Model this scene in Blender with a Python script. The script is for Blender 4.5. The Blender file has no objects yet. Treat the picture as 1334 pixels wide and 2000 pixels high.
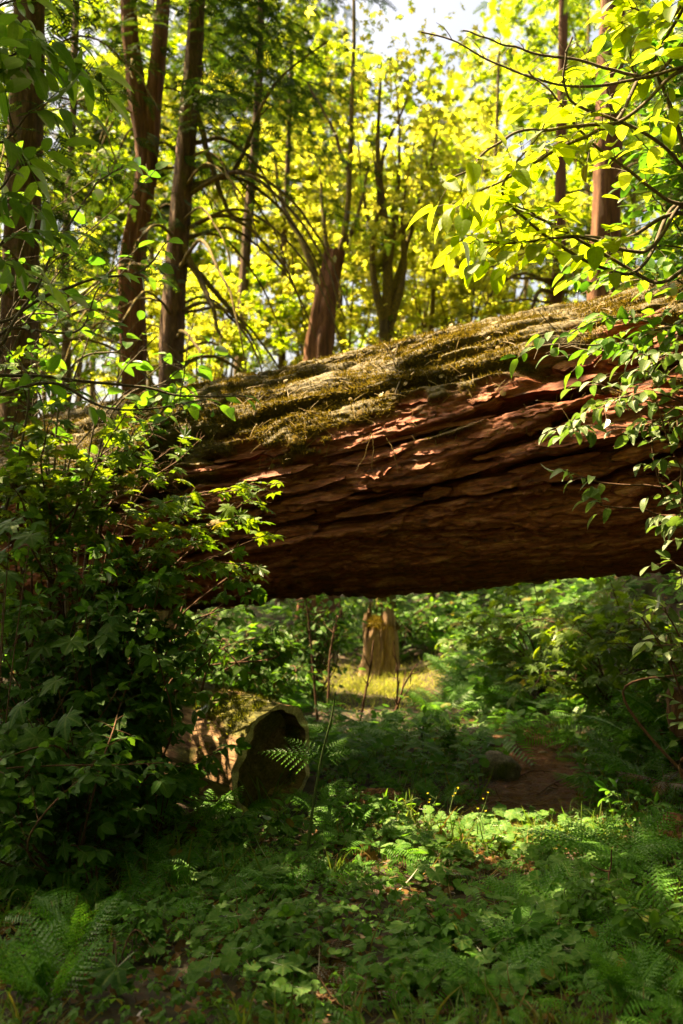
import bpy, math, random
import numpy as np
from mathutils import Matrix, Vector

rng = np.random.default_rng(11)
random.seed(11)
SC = bpy.context.scene
COL = SC.collection
PI = math.pi

# ------------------------------------------------------------------ camera, sky, sun, exposure
CAM_H, F_PX, PITCH = 1.5, 1946.0, math.atan(80 / 1946)
cam_d = bpy.data.cameras.new('camera')
cam = bpy.data.objects.new('camera', cam_d); COL.objects.link(cam)
cam.location = (0, 0, CAM_H); cam.rotation_euler = (PI / 2 + PITCH, 0, 0)
cam_d.sensor_fit = 'VERTICAL'; cam_d.sensor_height = 36.0; cam_d.sensor_width = 24.0
cam_d.lens = 36.0 * F_PX / 2000.0
cam_d.clip_end = 2000
cam_d.dof.use_dof = True; cam_d.dof.focus_distance = 4.7; cam_d.dof.aperture_fstop = 2.2
SC.camera = cam

SUN = np.array([-0.46, 0.16, 0.87]); SUN /= np.linalg.norm(SUN)
world = bpy.data.worlds.new('World'); SC.world = world; world.use_nodes = True
wn = world.node_tree.nodes; wl = world.node_tree.links
bg = wn['Background']; sky = wn.new('ShaderNodeTexSky'); sky.sky_type = 'NISHITA'; sky.sun_disc = False
sky.sun_elevation = math.asin(SUN[2]); sky.sun_rotation = math.atan2(SUN[0], SUN[1])
sky.air_density = 1.0; sky.dust_density = 7.0; sky.ozone_density = 1.0
wl.new(sky.outputs[0], bg.inputs[0]); bg.inputs[1].default_value = 0.05
sd = bpy.data.lights.new('sun', 'SUN'); sd.energy = 5.0; sd.angle = math.radians(0.5); sd.color = (1.0, 0.84, 0.56)
sun = bpy.data.objects.new('sun', sd); COL.objects.link(sun)
sun.rotation_euler = Vector(-SUN).to_track_quat('-Z', 'Y').to_euler(); sun.location = (-10, 6, 20)
SC.view_settings.view_transform = 'Standard'; SC.view_settings.look = 'None'
SC.view_settings.gamma = 1.0; SC.view_settings.use_curve_mapping = False
SC.view_settings.exposure = 2.9
SC.view_settings.use_white_balance = True; SC.view_settings.white_balance_temperature = 8200; SC.view_settings.white_balance_tint = 10
SC.render.engine = 'CYCLES'
SC.cycles.max_bounces = 7; SC.cycles.diffuse_bounces = 4; SC.cycles.glossy_bounces = 2
SC.cycles.transmission_bounces = 4; SC.cycles.transparent_max_bounces = 4
SC.cycles.sample_clamp_indirect = 6.0
SC.cycles.caustics_reflective = False; SC.cycles.caustics_refractive = False
SC.cycles.use_denoising = True

# ------------------------------------------------------------------ numeric helpers
def sm(a, b, x):
    t = np.clip((np.asarray(x, float) - a) / (b - a), 0, 1); return t * t * (3 - 2 * t)

def _h(i, j, k, seed):
    n = (i * 374761393 + j * 668265263 + k * 2147483647 + seed * 1274126177) & 0xFFFFFFFF
    n = ((n ^ (n >> 13)) * 1274126177) & 0xFFFFFFFF
    n = ((n ^ (n >> 16)) * 2246822519) & 0xFFFFFFFF
    return ((n ^ (n >> 15)) & 0xFFFFFF) / 8388608.0 - 1.0

def noise(x, y, z=0.0, seed=0):
    x, y, z = np.broadcast_arrays(np.asarray(x, float), np.asarray(y, float), np.asarray(z, float))
    i, j, k = np.floor(x).astype(np.int64), np.floor(y).astype(np.int64), np.floor(z).astype(np.int64)
    u, v, w = x - i, y - j, z - k
    u = u * u * u * (u * (u * 6 - 15) + 10); v = v * v * v * (v * (v * 6 - 15) + 10); w = w * w * (3 - 2 * w)
    def pl(kk):
        a = _h(i, j, kk, seed) * (1 - u) + _h(i + 1, j, kk, seed) * u
        b = _h(i, j + 1, kk, seed) * (1 - u) + _h(i + 1, j + 1, kk, seed) * u
        return a * (1 - v) + b * v
    if not np.any(w): return pl(k)
    return pl(k) * (1 - w) + pl(k + 1) * w

def fbm(x, y, z=0.0, o=4, seed=0):
    s, a = 0.0, 1.0
    for q in range(o):
        s = s + a * noise(np.asarray(x) * 2 ** q, np.asarray(y) * 2 ** q, np.asarray(z) * 2 ** q, seed + q * 7); a *= 0.5
    return s / 1.6

def nz(v):
    v = np.asarray(v, float); return v / np.maximum(np.linalg.norm(v, axis=-1, keepdims=True), 1e-9)

def ray(px, py):
    u, v = (px - 667) / F_PX, (1000 - py) / F_PX
    c, s = math.cos(PITCH), math.sin(PITCH)
    return np.array([u, c - s * v, s + c * v])

def at(px, py, Y):
    d = ray(px, py); return np.array([0, 0, CAM_H]) + d * (Y / d[1])

PATH = np.array([(-0.05, 2.0), (0.05, 3.0), (0.5, 4.3), (0.98, 5.6), (1.28, 6.6), (1.52, 7.6), (1.4, 8.8), (0.95, 10.0), (0.5, 11.5), (0.4, 14)])
def path_d(x, y):
    x, y = np.asarray(x, float), np.asarray(y, float)
    return np.abs(x - np.interp(y, PATH[:, 1], PATH[:, 0]))

def g(x, y):
    x, y = np.asarray(x, float), np.asarray(y, float)
    near = sm(4.4, 6.4, y) * (1 - sm(9, 12, y))
    h = sm(0.95, 2.9, -x) * (0.16 + 0.9 * near) + sm(1.85, 3.6, x) * (0.28 + 1.25 * near)
    f = np.clip(y - 9.6, 0, 26); h = h + 0.11 * f * f / (f + 1.2)
    h = h + sm(7.6, 11, y) * np.clip(x - 1.0, 0, 7) * 0.34 + sm(9, 12, y) * np.clip(-x - 1.2, 0, 7) * 0.2
    far = 1 + sm(20, 60, np.hypot(x, y)) * 8
    h = h + far * 0.05 * fbm(x * 0.9 / far, y * 0.9 / far, 0, 3, 5) + 0.012 * noise(x * 7, y * 7, 0, 9)
    return h - 0.05 * (1 - sm(0.15, 0.6, path_d(x, y))) * sm(2, 4, y) * (1 - sm(12, 14, y))

def gp(px, py):
    d = ray(px, py); t = 2.0
    while t < 60:
        p = d * t
        if p[2] + CAM_H <= g(p[0], p[1]): break
        t += 0.02
    return np.array([p[0], p[1], float(g(p[0], p[1]))])

def pix(P):
    P = np.atleast_2d(P) - np.array([0, 0, CAM_H]); c, s = math.cos(PITCH), math.sin(PITCH)
    dep = P[:, 1] * c + P[:, 2] * s; up = -P[:, 1] * s + P[:, 2] * c
    dep = np.where(np.abs(dep) < 1e-3, 1e-3, dep)
    return 667 + F_PX * P[:, 0] / dep, 1000 - F_PX * up / dep, dep

# ------------------------------------------------------------------ mesh helpers
def mk_mesh(name, V, F, uv=None, mat=None, smooth=True, attr=None):
    me = bpy.data.meshes.new(name)
    V = np.ascontiguousarray(V, np.float32); F = np.ascontiguousarray(F, np.int32); m, k = F.shape
    me.vertices.add(len(V)); me.vertices.foreach_set('co', V.ravel())
    me.loops.add(m * k); me.loops.foreach_set('vertex_index', F.ravel())
    me.polygons.add(m); me.polygons.foreach_set('loop_start', np.arange(0, m * k, k, dtype=np.int32))
    if smooth: me.polygons.foreach_set('use_smooth', np.ones(m, bool))
    if uv is not None:
        ul = me.uv_layers.new(name='UVMap'); ul.data.foreach_set('uv', np.ascontiguousarray(np.asarray(uv, np.float32)[F.ravel()]).ravel())
    if attr:
        for n, a in attr.items():
            at_ = me.attributes.new(n, 'FLOAT', 'POINT'); at_.data.foreach_set('value', np.ascontiguousarray(a, np.float32))
    me.update(calc_edges=True)
    if mat: me.materials.append(mat)
    return me

def link(name, me, parent=None, M=None, loc=None):
    o = bpy.data.objects.new(name, me); COL.objects.link(o)
    if parent is not None: o.parent = parent
    if M is not None: o.matrix_basis = M
    if loc is not None: o.location = loc
    return o

def tag(o, label=None, cat=None, group=None, kind=None):
    if label: o['label'] = label
    if cat: o['category'] = cat
    if group: o['group'] = group
    if kind: o['kind'] = kind
    return o

def thing(name, label, cat, loc, group=None):
    o = bpy.data.objects.new(name, None); COL.objects.link(o); o.location = loc; o.empty_display_size = 0.1
    return tag(o, label, cat, group)

def tri(F):
    F = np.asarray(F)
    return F if F.shape[1] == 3 else np.concatenate([F[:, [0, 1, 2]], F[:, [0, 2, 3]]])

def merge(parts):
    Vs, Fs, Us, n = [], [], [], 0
    for p in parts:
        V, F = p[0], tri(p[1]); U = p[2] if len(p) > 2 and p[2] is not None else np.zeros((len(V), 2))
        Vs.append(V); Fs.append(F + n); Us.append(U); n += len(V)
    return np.concatenate(Vs), np.concatenate(Fs), np.concatenate(Us)

def frames(D, N):
    Y = nz(D); X = nz(np.cross(Y, N)); Z = np.cross(X, Y)
    return np.stack([X, Y, Z], axis=-1)

def replicate(T, pos, D, N, s):
    V, F, U = T; n = len(pos); s = np.broadcast_to(np.asarray(s, float), (n,))
    R = frames(D, N)
    W = pos[:, None, :] + s[:, None, None] * np.einsum('nij,vj->nvi', R, V)
    FF = (F[None] + (np.arange(n) * len(V))[:, None, None]).reshape(-1, F.shape[1])
    return W.reshape(-1, 3), FF, np.tile(U, (n, 1))

def mat4(p, d, n, s):
    R = frames(np.asarray(d)[None], np.asarray(n)[None])[0] * s
    return Matrix(((R[0, 0], R[0, 1], R[0, 2], p[0]), (R[1, 0], R[1, 1], R[1, 2], p[1]), (R[2, 0], R[2, 1], R[2, 2], p[2]), (0, 0, 0, 1)))

def catmull(P, n):
    P = np.asarray(P, float)
    if len(P) == 2: t = np.linspace(0, 1, n)[:, None]; return P[0] * (1 - t) + P[1] * t
    Q = np.vstack([2 * P[0] - P[1], P, 2 * P[-1] - P[-2]])
    out = []
    for t in np.linspace(0, len(P) - 1 - 1e-6, n):
        i = int(t); f = t - i; a, b, c, d = Q[i:i + 4]
        out.append(0.5 * (2 * b + (c - a) * f + (2 * a - 5 * b + 4 * c - d) * f * f + (3 * b - 3 * c + d - a) * f ** 3))
    return np.array(out)

def tube(P, r, k=6, cap=True):
    P = np.asarray(P, float); n = len(P); r = np.broadcast_to(np.asarray(r, float), (n,))
    T = nz(np.gradient(P, axis=0))
    ref = np.array([0.31, 0.2, 0.93]) if abs(T[:, 2]).mean() < 0.7 else np.array([0.9, 0.35, 0.1])
    A = nz(np.cross(T, ref)); B = np.cross(T, A)
    th = np.linspace(0, 2 * PI, k, endpoint=False)
    V = P[:, None] + r[:, None, None] * (np.cos(th)[None, :, None] * A[:, None] + np.sin(th)[None, :, None] * B[:, None])
    i, j = np.meshgrid(np.arange(n - 1), np.arange(k), indexing='ij')
    a = i * k + j; b = i * k + (j + 1) % k
    F = np.stack([a, b, b + k, a + k], -1).reshape(-1, 4)
    L = np.concatenate([[0], np.cumsum(np.linalg.norm(np.diff(P, axis=0), axis=1))])
    U = np.stack([np.tile(th / (2 * PI), n), np.repeat(L, k)], -1)
    return V.reshape(-1, 3), F, U

# ------------------------------------------------------------------ materials
def new_mat(name):
    m = bpy.data.materials.new(name); m.use_nodes = True
    nt = m.node_tree; nt.nodes.clear(); return m, nt.nodes, nt.links

def ramp(N, stops):
    r = N.new('ShaderNodeValToRGB'); e = r.color_ramp.elements
    while len(e) < len(stops): e.new(0.5)
    for el, (p, c) in zip(e, stops): el.position = p; el.color = (*c, 1)
    return r

def leaf_mat(name, c0, c1, t0, t1, gloss=0.2, rough=0.45, tf=0.45, vein=0.35, brown=0.0):
    """c0..c1 reflectance spread, t0..t1 translucency spread (leaf to leaf)"""
    m, N, L = new_mat(name)
    geo = N.new('ShaderNodeNewGeometry'); oi = N.new('ShaderNodeObjectInfo')
    ad = N.new('ShaderNodeMath'); ad.operation = 'ADD'; L.new(geo.outputs['Random Per Island'], ad.inputs[0]); L.new(oi.outputs['Random'], ad.inputs[1])
    fr = N.new('ShaderNodeMath'); fr.operation = 'FRACT'; L.new(ad.outputs[0], fr.inputs[0])
    st = [(0, c0), (0.9, c1)] + ([(1.0, (0.16, 0.10, 0.02))] if brown else [])
    tt = [(0, t0), (0.9, t1)] + ([(1.0, (0.35, 0.2, 0.02))] if brown else [])
    if brown: st[1] = (1 - brown, c1); tt[1] = (1 - brown, t1)
    ra = ramp(N, st); rt = ramp(N, tt)
    L.new(fr.outputs[0], ra.inputs[0]); L.new(fr.outputs[0], rt.inputs[0])
    uv = N.new('ShaderNodeUVMap'); sp = N.new('ShaderNodeSeparateXYZ'); L.new(uv.outputs[0], sp.inputs[0])
    def mth(op, a, b=None):
        q = N.new('ShaderNodeMath'); q.operation = op
        for i, v in enumerate((a, b)):
            if v is None: continue
            if isinstance(v, (int, float)): q.inputs[i].default_value = v
            else: L.new(v, q.inputs[i])
        return q.outputs[0]
    mid = mth('LESS_THAN', sp.outputs[0], 0.07)
    w = mth('SINE', mth('MULTIPLY', mth('SUBTRACT', sp.outputs[1], mth('MULTIPLY', sp.outputs[0], 0.22)), 48.0))
    sv = mth('GREATER_THAN', w, 0.82)
    ve = mth('MINIMUM', mth('ADD', mid, mth('MULTIPLY', sv, 0.5)), 1.0)
    no = N.new('ShaderNodeTexNoise'); no.inputs['Scale'].default_value = 14; no.inputs['Detail'].default_value = 3
    tc = N.new('ShaderNodeTexCoord'); L.new(tc.outputs['Object'], no.inputs['Vector'])
    nv = mth('MULTIPLY', mth('ADD', no.outputs[0], 0.5), 1.0)
    def tint(src, amt):
        mx = N.new('ShaderNodeMix'); mx.data_type = 'RGBA'; mx.blend_type = 'MULTIPLY'; mx.inputs[0].default_value = 0.6
        L.new(src, mx.inputs[6]); cb = N.new('ShaderNodeCombineColor')
        for i in range(3): L.new(nv, cb.inputs[i])
        L.new(cb.outputs[0], mx.inputs[7])
        m2 = N.new('ShaderNodeMix'); m2.data_type = 'RGBA'; L.new(mth('MULTIPLY', ve, amt), m2.inputs[0])
        L.new(mx.outputs[2], m2.inputs[6]); m2.inputs[7].default_value = (0.22, 0.30, 0.08, 1); return m2.outputs[2]
    df = N.new('ShaderNodeBsdfDiffuse'); tr = N.new('ShaderNodeBsdfTranslucent')
    L.new(tint(ra.outputs[0], vein), df.inputs[0]); L.new(tint(rt.outputs[0], vein * 0.35), tr.inputs[0])
    mx = N.new('ShaderNodeMixShader'); mx.inputs[0].default_value = tf; L.new(df.outputs[0], mx.inputs[1]); L.new(tr.outputs[0], mx.inputs[2])
    gl = N.new('ShaderNodeBsdfGlossy'); gl.inputs['Roughness'].default_value = rough; gl.inputs[0].default_value = (1, 1, 1, 1)
    bp = N.new('ShaderNodeBump'); bp.inputs['Strength'].default_value = 0.35; bp.inputs['Distance'].default_value = 0.004
    L.new(mth('SUBTRACT', no.outputs[0], mth('MULTIPLY', ve, 0.6)), bp.inputs['Height'])
    L.new(bp.outputs[0], gl.inputs['Normal']); L.new(bp.outputs[0], df.inputs['Normal'])
    fz = N.new('ShaderNodeFresnel'); fz.inputs[0].default_value = 1.38
    m3 = N.new('ShaderNodeMixShader'); L.new(mth('MULTIPLY', fz.outputs[0], gloss), m3.inputs[0]); L.new(mx.outputs[0], m3.inputs[1]); L.new(gl.outputs[0], m3.inputs[2])
    out = N.new('ShaderNodeOutputMaterial'); L.new(m3.outputs[0], out.inputs[0]); return m

def bark_mat(name, dark, mid, light, sx=6.0, sz=1.2, moss=0.0, mossc=(0.10, 0.085, 0.012), bump=0.5, attr=None, rough=0.85, zstretch=True):
    m, N, L = new_mat(name)
    tc = N.new('ShaderNodeTexCoord'); mp = N.new('ShaderNodeMapping')
    mp.inputs['Scale'].default_value = (sx, sx, sz) if zstretch else (sz, sx, sx)
    L.new(tc.outputs['Object'], mp.inputs[0])
    n1 = N.new('ShaderNodeTexNoise'); n1.inputs['Scale'].default_value = 3.0; n1.inputs['Detail'].default_value = 8; n1.inputs['Roughness'].default_value = 0.65; n1.inputs['Distortion'].default_value = 0.6
    L.new(mp.outputs[0], n1.inputs['Vector'])
    r = ramp(N, [(0.3, dark), (0.5, mid), (0.72, light)]); L.new(n1.outputs[0], r.inputs[0])
    n3 = N.new('ShaderNodeTexNoise'); n3.inputs['Scale'].default_value = 1.3; n3.inputs['Detail'].default_value = 4; L.new(tc.outputs['Object'], n3.inputs['Vector'])
    col = r.outputs[0]
    if moss or attr:
        n2 = N.new('ShaderNodeTexNoise'); n2.inputs['Scale'].default_value = 4.0; n2.inputs['Detail'].default_value = 6; L.new(tc.outputs['Object'], n2.inputs['Vector'])
        cr = ramp(N, [(0.3, (mossc[0] * 0.45, mossc[1] * 0.5, mossc[2])), (0.7, (mossc[0] * 1.3, mossc[1] * 1.2, mossc[2] * 1.2))])
        n4 = N.new('ShaderNodeTexNoise'); n4.inputs['Scale'].default_value = 40.0; n4.inputs['Detail'].default_value = 3; L.new(tc.outputs['Object'], n4.inputs['Vector'])
        L.new(n4.outputs[0], cr.inputs[0])
        mx = N.new('ShaderNodeMix'); mx.data_type = 'RGBA'; L.new(col, mx.inputs[6]); L.new(cr.outputs[0], mx.inputs[7])
        if attr:
            aa = N.new('ShaderNodeAttribute'); aa.attribute_name = attr; L.new(aa.outputs['Fac'], mx.inputs[0])
        else:
            rr = ramp(N, [(0.62 - moss * 0.5, (0, 0, 0)), (0.72 - moss * 0.5, (1, 1, 1))]); L.new(n2.outputs[0], rr.inputs[0]); L.new(rr.outputs[0], mx.inputs[0])
        col = mx.outputs[2]
    n5 = N.new('ShaderNodeTexNoise'); n5.inputs['Scale'].default_value = 11.0; n5.inputs['Detail'].default_value = 5; n5.inputs['Roughness'].default_value = 0.7; L.new(mp.outputs[0], n5.inputs['Vector'])
    r5 = ramp(N, [(0.32, (0.42, 0.42, 0.42)), (0.5, (0.9, 0.9, 0.9)), (0.7, (1.55, 1.5, 1.45))]); L.new(n5.outputs[0], r5.inputs[0])
    mm = N.new('ShaderNodeMix'); mm.data_type = 'RGBA'; mm.blend_type = 'MULTIPLY'; mm.inputs[0].default_value = 0.85; L.new(col, mm.inputs[6]); L.new(r5.outputs[0], mm.inputs[7]); col = mm.outputs[2]
    p = N.new('ShaderNodeBsdfPrincipled'); L.new(col, p.inputs['Base Color']); p.inputs['Roughness'].default_value = rough
    p.inputs['Specular IOR Level'].default_value = 0.35
    b = N.new('ShaderNodeBump'); b.inputs['Strength'].default_value = bump; b.inputs['Distance'].default_value = 0.02
    L.new(n1.outputs[0], b.inputs['Height']); L.new(b.outputs[0], p.inputs['Normal'])
    o = N.new('ShaderNodeOutputMaterial'); L.new(p.outputs[0], o.inputs[0]); return m

def soil_mat(name, stops, scale=9.0, bump=0.7):
    m, N, L = new_mat(name); tc = N.new('ShaderNodeTexCoord')
    n = N.new('ShaderNodeTexNoise'); n.inputs['Scale'].default_value = scale; n.inputs['Detail'].default_value = 9; n.inputs['Roughness'].default_value = 0.7
    L.new(tc.outputs['Object'], n.inputs['Vector']); r = ramp(N, stops); L.new(n.outputs[0], r.inputs[0])
    v = N.new('ShaderNodeTexVoronoi'); v.inputs['Scale'].default_value = 60; L.new(tc.outputs['Object'], v.inputs['Vector'])
    mx = N.new('ShaderNodeMix'); mx.data_type = 'RGBA'; mx.blend_type = 'MULTIPLY'; mx.inputs[0].default_value = 0.5
    L.new(r.outputs[0], mx.inputs[6]); L.new(v.outputs['Color'], mx.inputs[7])
    p = N.new('ShaderNodeBsdfPrincipled'); L.new(mx.outputs[2], p.inputs['Base Color']); p.inputs['Roughness'].default_value = 0.95
    b = N.new('ShaderNodeBump'); b.inputs['Strength'].default_value = bump; b.inputs['Distance'].default_value = 0.02
    L.new(n.outputs[0], b.inputs['Height']); L.new(b.outputs[0], p.inputs['Normal'])
    o = N.new('ShaderNodeOutputMaterial'); L.new(p.outputs[0], o.inputs[0]); return m

G = lambda *a: a
M_SHRUB = leaf_mat('leaf_shrub', (0.024, 0.082, 0.014), (0.055, 0.14, 0.024), (0.08, 0.28, 0.018), (0.22, 0.44, 0.025), gloss=0.2, brown=0.02)
M_MOSSG = leaf_mat('green_moss', (0.05, 0.07, 0.008), (0.12, 0.13, 0.016), (0.1, 0.14, 0.01), (0.26, 0.26, 0.02), vein=0.0, gloss=0.1, tf=0.4)
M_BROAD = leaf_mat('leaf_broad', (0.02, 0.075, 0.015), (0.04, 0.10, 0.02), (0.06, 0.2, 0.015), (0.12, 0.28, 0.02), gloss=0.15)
M_SUNGRASS = leaf_mat('sun_painted_grass', (0.14, 0.18, 0.02), (0.26, 0.25, 0.04), (0.4, 0.52, 0.05), (0.6, 0.6, 0.10), vein=0, gloss=0.15)  # brighter grass copy, sunlight put into its colour
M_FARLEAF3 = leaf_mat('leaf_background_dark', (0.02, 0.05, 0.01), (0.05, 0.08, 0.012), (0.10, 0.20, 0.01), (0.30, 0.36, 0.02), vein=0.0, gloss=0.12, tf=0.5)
M_MAPLE = leaf_mat('leaf_vine_maple', (0.03, 0.085, 0.012), (0.075, 0.14, 0.018), (0.14, 0.30, 0.012), (0.32, 0.44, 0.02), brown=0.03)
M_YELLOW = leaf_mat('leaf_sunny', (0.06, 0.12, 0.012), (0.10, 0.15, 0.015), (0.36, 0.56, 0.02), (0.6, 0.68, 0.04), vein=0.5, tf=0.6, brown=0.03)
M_ELDER = leaf_mat('leaf_elder', (0.04, 0.11, 0.02), (0.08, 0.16, 0.03), (0.14, 0.34, 0.02), (0.26, 0.44, 0.03), gloss=0.12)
M_PALE = leaf_mat('leaf_pale', (0.05, 0.10, 0.03), (0.09, 0.14, 0.05), (0.12, 0.26, 0.03), (0.22, 0.36, 0.05), gloss=0.45, rough=0.4)
M_GROUND = leaf_mat('leaf_groundcover', (0.030, 0.105, 0.020), (0.072, 0.175, 0.034), (0.07, 0.28, 0.025), (0.17, 0.42, 0.03), gloss=0.2, brown=0.02)
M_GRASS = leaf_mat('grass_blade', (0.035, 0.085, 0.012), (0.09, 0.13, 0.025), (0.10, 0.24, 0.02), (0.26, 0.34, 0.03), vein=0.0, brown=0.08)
M_FERN = leaf_mat('fern_leaf', (0.05, 0.16, 0.025), (0.09, 0.22, 0.04), (0.12, 0.38, 0.03), (0.22, 0.5, 0.04), vein=0.0, gloss=0.05)
M_BRACKEN = leaf_mat('bracken_leaf', (0.045, 0.14, 0.025), (0.08, 0.18, 0.035), (0.14, 0.40, 0.03), (0.24, 0.5, 0.05), vein=0.0, gloss=0.04)
M_DEAD = leaf_mat('dead_leaf', (0.10, 0.045, 0.018), (0.20, 0.10, 0.035), (0.15, 0.06, 0.02), (0.25, 0.12, 0.03), vein=0.1, gloss=0.2)
M_STRAW = leaf_mat('dry_straw', (0.16, 0.11, 0.04), (0.28, 0.2, 0.09), (0.15, 0.1, 0.03), (0.25, 0.18, 0.05), vein=0.0, gloss=0.2)
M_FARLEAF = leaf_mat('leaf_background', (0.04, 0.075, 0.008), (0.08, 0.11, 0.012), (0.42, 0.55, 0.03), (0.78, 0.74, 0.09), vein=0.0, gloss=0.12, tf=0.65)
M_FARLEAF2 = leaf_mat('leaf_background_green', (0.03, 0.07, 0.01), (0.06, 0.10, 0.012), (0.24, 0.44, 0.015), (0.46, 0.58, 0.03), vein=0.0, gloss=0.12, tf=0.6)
M_NEEDLE = leaf_mat('conifer_needles', (0.010, 0.030, 0.010), (0.025, 0.052, 0.013), (0.02, 0.07, 0.008), (0.08, 0.13, 0.01), vein=0.0, gloss=0.03, tf=0.35)
M_MOSS = leaf_mat('moss_strand', (0.045, 0.035, 0.007), (0.13, 0.088, 0.016), (0.09, 0.075, 0.01), (0.22, 0.155, 0.02), vein=0.0, gloss=0.0, tf=0.4)
M_TWIG = bark_mat('twig_bark', (0.05, 0.035, 0.022), (0.10, 0.075, 0.05), (0.18, 0.15, 0.11), 30, 12, bump=0.2)
M_REDTWIG = bark_mat('brown_twig', (0.05, 0.022, 0.012), (0.10, 0.045, 0.025), (0.16, 0.09, 0.05), 30, 12, bump=0.2)
M_STEM = bark_mat('green_stem', (0.04, 0.07, 0.015), (0.06, 0.10, 0.025), (0.10, 0.13, 0.05), 30, 12, bump=0.1)
M_CEDAR = bark_mat('cedar_bark', (0.045, 0.018, 0.01), (0.15, 0.062, 0.03), (0.27, 0.13, 0.07), 9, 0.6, moss=0.0, bump=0.9)
M_FIRBARK = bark_mat('fir_bark', (0.03, 0.018, 0.012), (0.11, 0.06, 0.035), (0.22, 0.14, 0.08), 8, 1.6, moss=0.12, bump=0.9)
M_MOSSBARK = bark_mat('mossy_bark', (0.03, 0.02, 0.012), (0.09, 0.06, 0.03), (0.16, 0.12, 0.06), 8, 1.5, moss=0.45, mossc=(0.16, 0.12, 0.015), bump=0.8)
M_LOG = bark_mat('log_bark', (0.022, 0.007, 0.003), (0.20, 0.046, 0.018), (0.42, 0.18, 0.11), 9.0, 1.6, attr='moss', mossc=(0.075, 0.056, 0.010), bump=0.55, zstretch=False, rough=0.7)
M_CUTLOG = bark_mat('cut_log_wood', (0.05, 0.025, 0.012), (0.20, 0.11, 0.055), (0.38, 0.26, 0.15), 7.0, 1.2, attr='moss', mossc=(0.09, 0.09, 0.012), bump=0.6, zstretch=False)
M_CUTFACE = bark_mat('weathered_cut_wood', (0.22, 0.16, 0.10), (0.45, 0.36, 0.22), (0.62, 0.54, 0.38), 14, 14, bump=0.4)
M_STUMP = bark_mat('stump_wood', (0.10, 0.055, 0.03), (0.26, 0.16, 0.09), (0.42, 0.30, 0.18), 9, 0.9, bump=0.7)
M_STONE = bark_mat('stone', (0.07, 0.055, 0.04), (0.15, 0.125, 0.09), (0.25, 0.22, 0.17), 8, 8, moss=0.15, mossc=(0.06, 0.07, 0.012), bump=0.4)
M_SOIL = soil_mat('forest_soil', [(0.3, (0.014, 0.009, 0.005)), (0.55, (0.05, 0.03, 0.016)), (0.75, (0.11, 0.06, 0.03))])
M_PATH = soil_mat('trail_duff', [(0.3, (0.05, 0.022, 0.012)), (0.5, (0.13, 0.058, 0.03)), (0.72, (0.27, 0.14, 0.08))], 14)

# ------------------------------------------------------------------ leaf templates (length 1 along +Y, uv.x = distance from vein)
def leaf_oval(w=0.27, fold=0.25, droop=0.25, n=7, twist=0.0, pet=0.12, pw=0.75, serr=0.0):
    t = np.linspace(0, 1, n + 1); wid = w * (np.maximum(t, 0) ** 0.55) * ((1 - t) ** pw); wid = wid / wid.max() * w
    if serr: wid = wid * (1 + serr * (np.arange(n + 1) % 2 - 0.5))
    z = -droop * t ** 2
    V, U = [], []
    for i in range(n + 1):
        a = twist * t[i]
        for sgn in (-1, 0, 1):
            x = sgn * wid[i]; zz = z[i] + abs(sgn) * fold * wid[i]
            V.append((x * math.cos(a), t[i], zz + x * math.sin(a))); U.append((abs(sgn), t[i]))
    F = []
    for i in range(n):
        for j in (0, 1):
            a = i * 3 + j; F.append((a, a + 1, a + 4, a + 3))
    m = len(V); V += [(-0.012, -pet, 0.03), (0.012, -pet, 0.03), (0.012, 0.03, 0), (-0.012, 0.03, 0)]; U += [(0, 0)] * 4; F.append((m, m + 1, m + 2, m + 3))
    return np.array(V, float), tri(np.array(F)), np.array(U, float)

def leaf_palm(lobes, n=37, rings=2, droop=0.25, fold=0.12, serr=0.05, span=150, wl=26, notch=0.28, pet=0.5, seed=0):
    th = np.radians(np.linspace(-span, span, n)); r = np.full(n, notch); near = np.full(n, 9.0)
    for a, l in lobes:
        d = np.degrees(np.abs(th - math.radians(a))); r = np.maximum(r, l * np.maximum(1 - (d / wl) ** 1.15 * 0.62, 0)); near = np.minimum(near, d / wl)
    r = r * (1 + serr * ((np.arange(n) % 2) * 2 - 1)); rs = np.random.default_rng(seed); r = r * (1 + 0.05 * rs.standard_normal(n))
    V = [(0, 0, 0)]; U = [(0, 0)]
    for k in range(1, rings + 1):
        q = k / rings
        for i in range(n):
            x, y = r[i] * q * math.sin(th[i]), r[i] * q * math.cos(th[i])
            V.append((x, y, -droop * (x * x + y * y) + fold * math.sin(min(near[i], 1) * PI / 2) * r[i] * q)); U.append((min(near[i], 1) * q, q * r[i]))
    F = [(0, 1 + i + 1, 1 + i) for i in range(n - 1)]
    for k in range(rings - 1):
        for i in range(n - 1):
            a = 1 + k * n + i; F += [(a, a + 1, a + n + 1), (a, a + n + 1, a + n)]
    if pet:
        m = len(V); V += [(-0.012, 0, 0), (0.012, 0, 0), (0.02, -pet, -0.1), (-0.005, -pet, -0.1)]; U += [(0, 0)] * 4; F += [(m, m + 1, m + 2), (m, m + 2, m + 3)]
    return np.array(V, float), np.array(F), np.array(U, float)

def xform(T, pos, d, n, s):
    return replicate(T, np.array([pos], float), np.array([d], float), np.array([n], float), s)

def compound(leaflet, spots, rach=0.0):
    parts = [xform(leaflet, p, d, n, s) for p, d, n, s in spots]
    if rach:
        t = np.linspace(-0.25, rach, 6); P = np.stack([0 * t, t, -0.1 * np.maximum(t, 0) ** 2 + 0.06 * np.minimum(t, 0)], 1); parts.append(tube(P, 0.009, 3))
    return merge(parts)

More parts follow.
